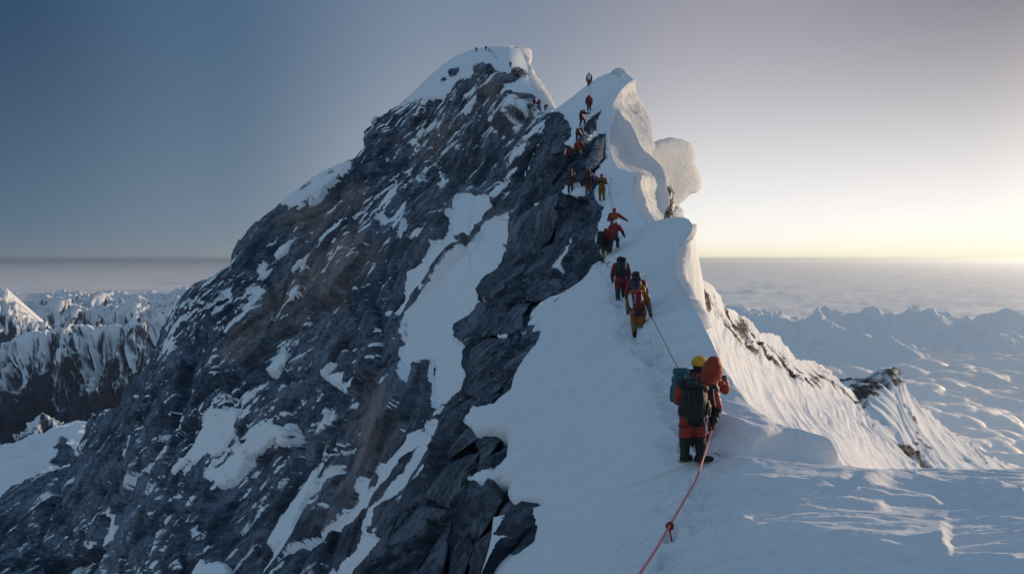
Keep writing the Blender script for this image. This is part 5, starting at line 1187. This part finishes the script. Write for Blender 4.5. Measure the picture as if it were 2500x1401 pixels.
# --- the three waiting side by side
for key, u, v, head, pose, pal, lab, pk in (
        ('ridge', 1393, 471, 0.2, 'stand', palette('brown', 'brown', 'dark_red', 'charcoal', 'black', 'brown', 'charcoal', 'black'), 'climber in brown-red suit, leftmost of the three standing side by side', ('charcoal', 'brown', 'dull brown pack on the leftmost of the three standing side by side')),
        ('ridge', 1437, 474, 0.1, 'stand', palette('crimson', 'charcoal', 'red', 'black', 'black', 'brown', 'mustard', 'black'), 'climber in dark suit with red hood and yellow gaiters, middle of the three', ('navy', 'black', 'dark pack of the middle climber of the three'))):
    g = ground_at(key, u, v)
    p, J = build_person(lab, g, head, 1.76, pose, pal, 2)
    build_pack(pk[2], p, J, pk[0], pk[1], (.36, .25, .56), lod=1)
g = ground_at('ridge', 1469, 489)
p11, J11 = build_person('climber in mustard down suit facing the viewer with hands at the chest', g, math.pi + 0.15, 1.76, 'face', palette('crimson', 'amber', 'charcoal', 'charcoal', 'black', 'amber', 'mustard', 'black'), 2, dict(wL=(-.10, .26, 1.22), wR=(.10, .26, 1.22)), face=True)
pp = ground_at('ridge', 1487, 476)
pole = tube('ski_pole', [pp + np.array([-.05, 0, -.1]), pp + np.array([.10, -.05, .62]), pp + np.array([.17, -.08, .98])], .016, fabric('steel'), None, 6, 12, False, [.7, 1, 1.3])
pole['label'] = 'thin ski pole stuck in the snow beside the mustard suit'; pole['category'] = 'ski pole'
tube('grip', [pp + np.array([.16, -.075, .92]), pp + np.array([.185, -.085, 1.06])], .03, fabric('black'), pole, 6, 5, False)
ell('basket', pp + np.array([.0, -.02, .12]), (.05, .05, .012), fabric('black'), pole)

# --- those on the step above
step = [
 (1385, 405, 0.3, 1.76, 'climb', palette('red', 'dark_red', 'red', 'charcoal', 'black', 'charcoal', 'charcoal', 'black'), 'climber in dark red on the rocks with a white bottle on the back', ('dark_red', 'red', 'bottle', 'red pack with white oxygen bottle high on the rocks')),
 (1404, 383, 0.6, 1.74, 'bend', palette('crimson', 'red', 'red', 'red', 'black', 'amber', 'amber', 'black'), 'climber bent over the rocks in bright red jacket and amber trousers', None),
 (1411, 346, 0.3, 1.70, 'bend', palette('brown', 'brown', 'dark_red', 'brown', 'black', 'charcoal', 'charcoal', 'black'), 'crouching climber in brown-red jacket between two boulders', None),
 (1420, 311, 0.5, 1.78, 'climb', palette('black', 'dark_red', 'dark_red', 'dark_red', 'black', 'dark_red', 'charcoal', 'black'), 'climber reaching to the right with one arm on the snow step', ('black', 'black', None, 'round black pack of the climber reaching to the right')),
 (1438, 274, 0.1, 1.80, 'walk', palette('red', 'red', 'dark_red', 'dark_red', 'black', 'dark_red', 'charcoal', 'black'), 'climber in red walking up the snow below the skyline', ('dark_red', 'red', None, 'dark red pack just below the skyline climber')),
]
for u, v, hd, hgt_, pose, pal, lab, pk in step:
    g = ground_at('ridge', u, v)
    p, J = build_person(lab, g, hd, hgt_, pose, pal, 1)
    if pk: build_pack(pk[3], p, J, pk[0], pk[1], (.36, .26, .54), extra=pk[2], lod=1)
g = ground_at('ridge', 1439, 209)
p, J = build_person('climber in white-topped dark suit with yellow trousers alone against the sky', g + np.array([0, .3, -.25]), 0.2, 1.78, 'stand', palette('white', 'blue', 'navy', 'black', 'black', 'mustard', 'black', 'black', hat='white'), 1, headgear='helmet')
build_pack('pale pack on the climber alone against the sky', p, J, 'white', 'grey', (.34, .24, .52), lod=1)

# --- far climbers under the summit and on it
far = [
 (1303, 258, 0.4, 'walk', palette('red', 'red', 'dark_red', thigh='charcoal'), 'tiny red climber on the frosted rocks, left of a pair under the summit snow'),
 (1315, 262, 0.4, 'walk', palette('crimson', 'red', 'red', thigh='dark_red'), 'tiny crimson climber on the frosted rocks, right of a pair under the summit snow'),
 (1331, 272, 0.6, 'bend', palette('black', 'charcoal', 'black', thigh='charcoal'), 'tiny black-clad climber bending in the notch before the summit snow'),
 (1246, 165, 0.0, 'walk', palette('red', 'red', 'dark_red', thigh='grey', shin='charcoal'), 'tiny red climber alone on the last snow slope to the top'),
 (1257, 184, 0.2, 'stand', palette('amber', 'brown', 'brown', thigh='charcoal'), 'tiny climber in brown with pale hat on the dark rocks near the top'),
 (1267, 190, 0.3, 'bend', palette('brown', 'dark_red', 'brown', thigh='charcoal'), 'tiny dark red climber stooping on the dark rocks near the top'),
 (1163, 127, 0.0, 'stand', palette('black', 'charcoal', 'black', thigh='black'), 'tiny dark figure standing alone on the left shoulder of the summit'),
 (1186, 125, 0.2, 'stand', palette('black', 'charcoal', 'charcoal', thigh='black'), 'tiny dark figure standing beside a seated one on the summit'),
 (1194, 125, 2.6, 'sit', palette('charcoal', 'charcoal', 'black', thigh='black'), 'tiny dark figure sitting on the summit snow'),
]
for u, v, hd, pose, pal, lab in far:
    g = ground_at('mountain', u, v)
    build_person(lab, g + np.array([0, 0, -.05]), hd, 1.80, pose, pal, 0)
g = ground_at('mountain', 1196, 127)
bundle = rbox('gear_bundle', (1.2, .7, .4), fabric('white'), None, g + np.array([0, -.4, .2]), lump=0.3)
bundle['label'] = 'pale bundle lying before the seated figure on the summit'; bundle['category'] = 'bundle'

# ------------------------------------------------------------------ ropes
def named(o, label, cat):
    o['label'] = label; o['category'] = cat; return o
hand = np.array(near_p.matrix_basis @ Vector(J1['wR'] + np.array([-.03, -.04, -.09])))
knot_p = at(1635, 1283, 10.3)
low1, low2 = at(1601, 1341, 9.2), at(1545, 1425, 8.2)
mid = at(1700, 1168, 11.8)
rope = named(tube('rope', [at(1500, 1500, 7.4), low2, low1, knot_p, at(1672, 1218, 11.1), mid, at(1724, 1095, 12.5), hand, hand + np.array([.01, .03, .10])], .0155, fabric('pink'), None, 8, 160), 'pink rope running from the bottom edge to the hand of the nearest climber', 'rope')
th = np.linspace(0, 2 * math.pi, 14)
tube('knot', [knot_p + .040 * np.array([math.cos(t), 0.3 * math.sin(2 * t), math.sin(t)]) for t in th], .017, fabric('crimson'), rope, 8, 50)
tube('knot', [knot_p + .028 * np.array([math.cos(t) * .8, math.sin(t), .6 * math.sin(t + 1)]) + np.array([.0, -.01, -.03]) for t in th], .016, fabric('crimson'), rope, 8, 50)
tube('rope_end', [knot_p + np.array([.0, -.01, -.04]), at(1637, 1305, 10.25), at(1641, 1322, 10.2), at(1645, 1333, 10.15)], .012, fabric('crimson'), rope, 7, 24)
h3 = np.array(p3.matrix_basis @ Vector(J3['wR'] + np.array([0, 0, -.06])))
two_hand = np.array(two_p.matrix_basis @ Vector(J2['pel'] + np.array([-.28, .12, .45])))
named(tube('rope', [two_hand, at(1656, 900, 14.9), at(1622, 834, 18), h3], .009, fabric('dark_red'), None, 6, 60), 'thin dark rope stretched between the two lower pairs of climbers', 'rope')
h5 = np.array(p5.matrix_basis @ Vector(J5['wR']))
named(tube('rope', [h3 + np.array([0, .1, .02]), at(1578, 745, 23.5), at(1556, 716, 26), h5], .008, fabric('brown'), None, 6, 50), 'thin slack rope from the amber climber up to the lone red one', 'rope')
rp = [ground_at('ridge', u, v) + np.array([0, -.12, .10]) for u, v in ((1502, 560), (1494, 512), (1489, 482), (1480, 440), (1462, 400))]
named(tube('rope', rp, .011, fabric('charcoal'), None, 6, 60), 'thin fixed rope on the snow above the knot of three', 'rope')
rp = [ground_at('ridge', u, v) + np.array([0, -.15, .10]) for u, v in ((1440, 214), (1440, 240), (1432, 285), (1415, 330), (1402, 372))]
named(tube('rope', rp, .012, fabric('charcoal'), None, 6, 60), 'thin fixed rope down the snow step below the skyline climber', 'rope')
rp = [ground_at('mountain', u, v) + np.array([0, -.3, .15]) for u, v in ((1197, 124), (1205, 134), (1213, 146))]
named(tube('rope', rp, .05, fabric('charcoal'), None, 6, 30), 'dark line of rope lying on the summit snow', 'rope')
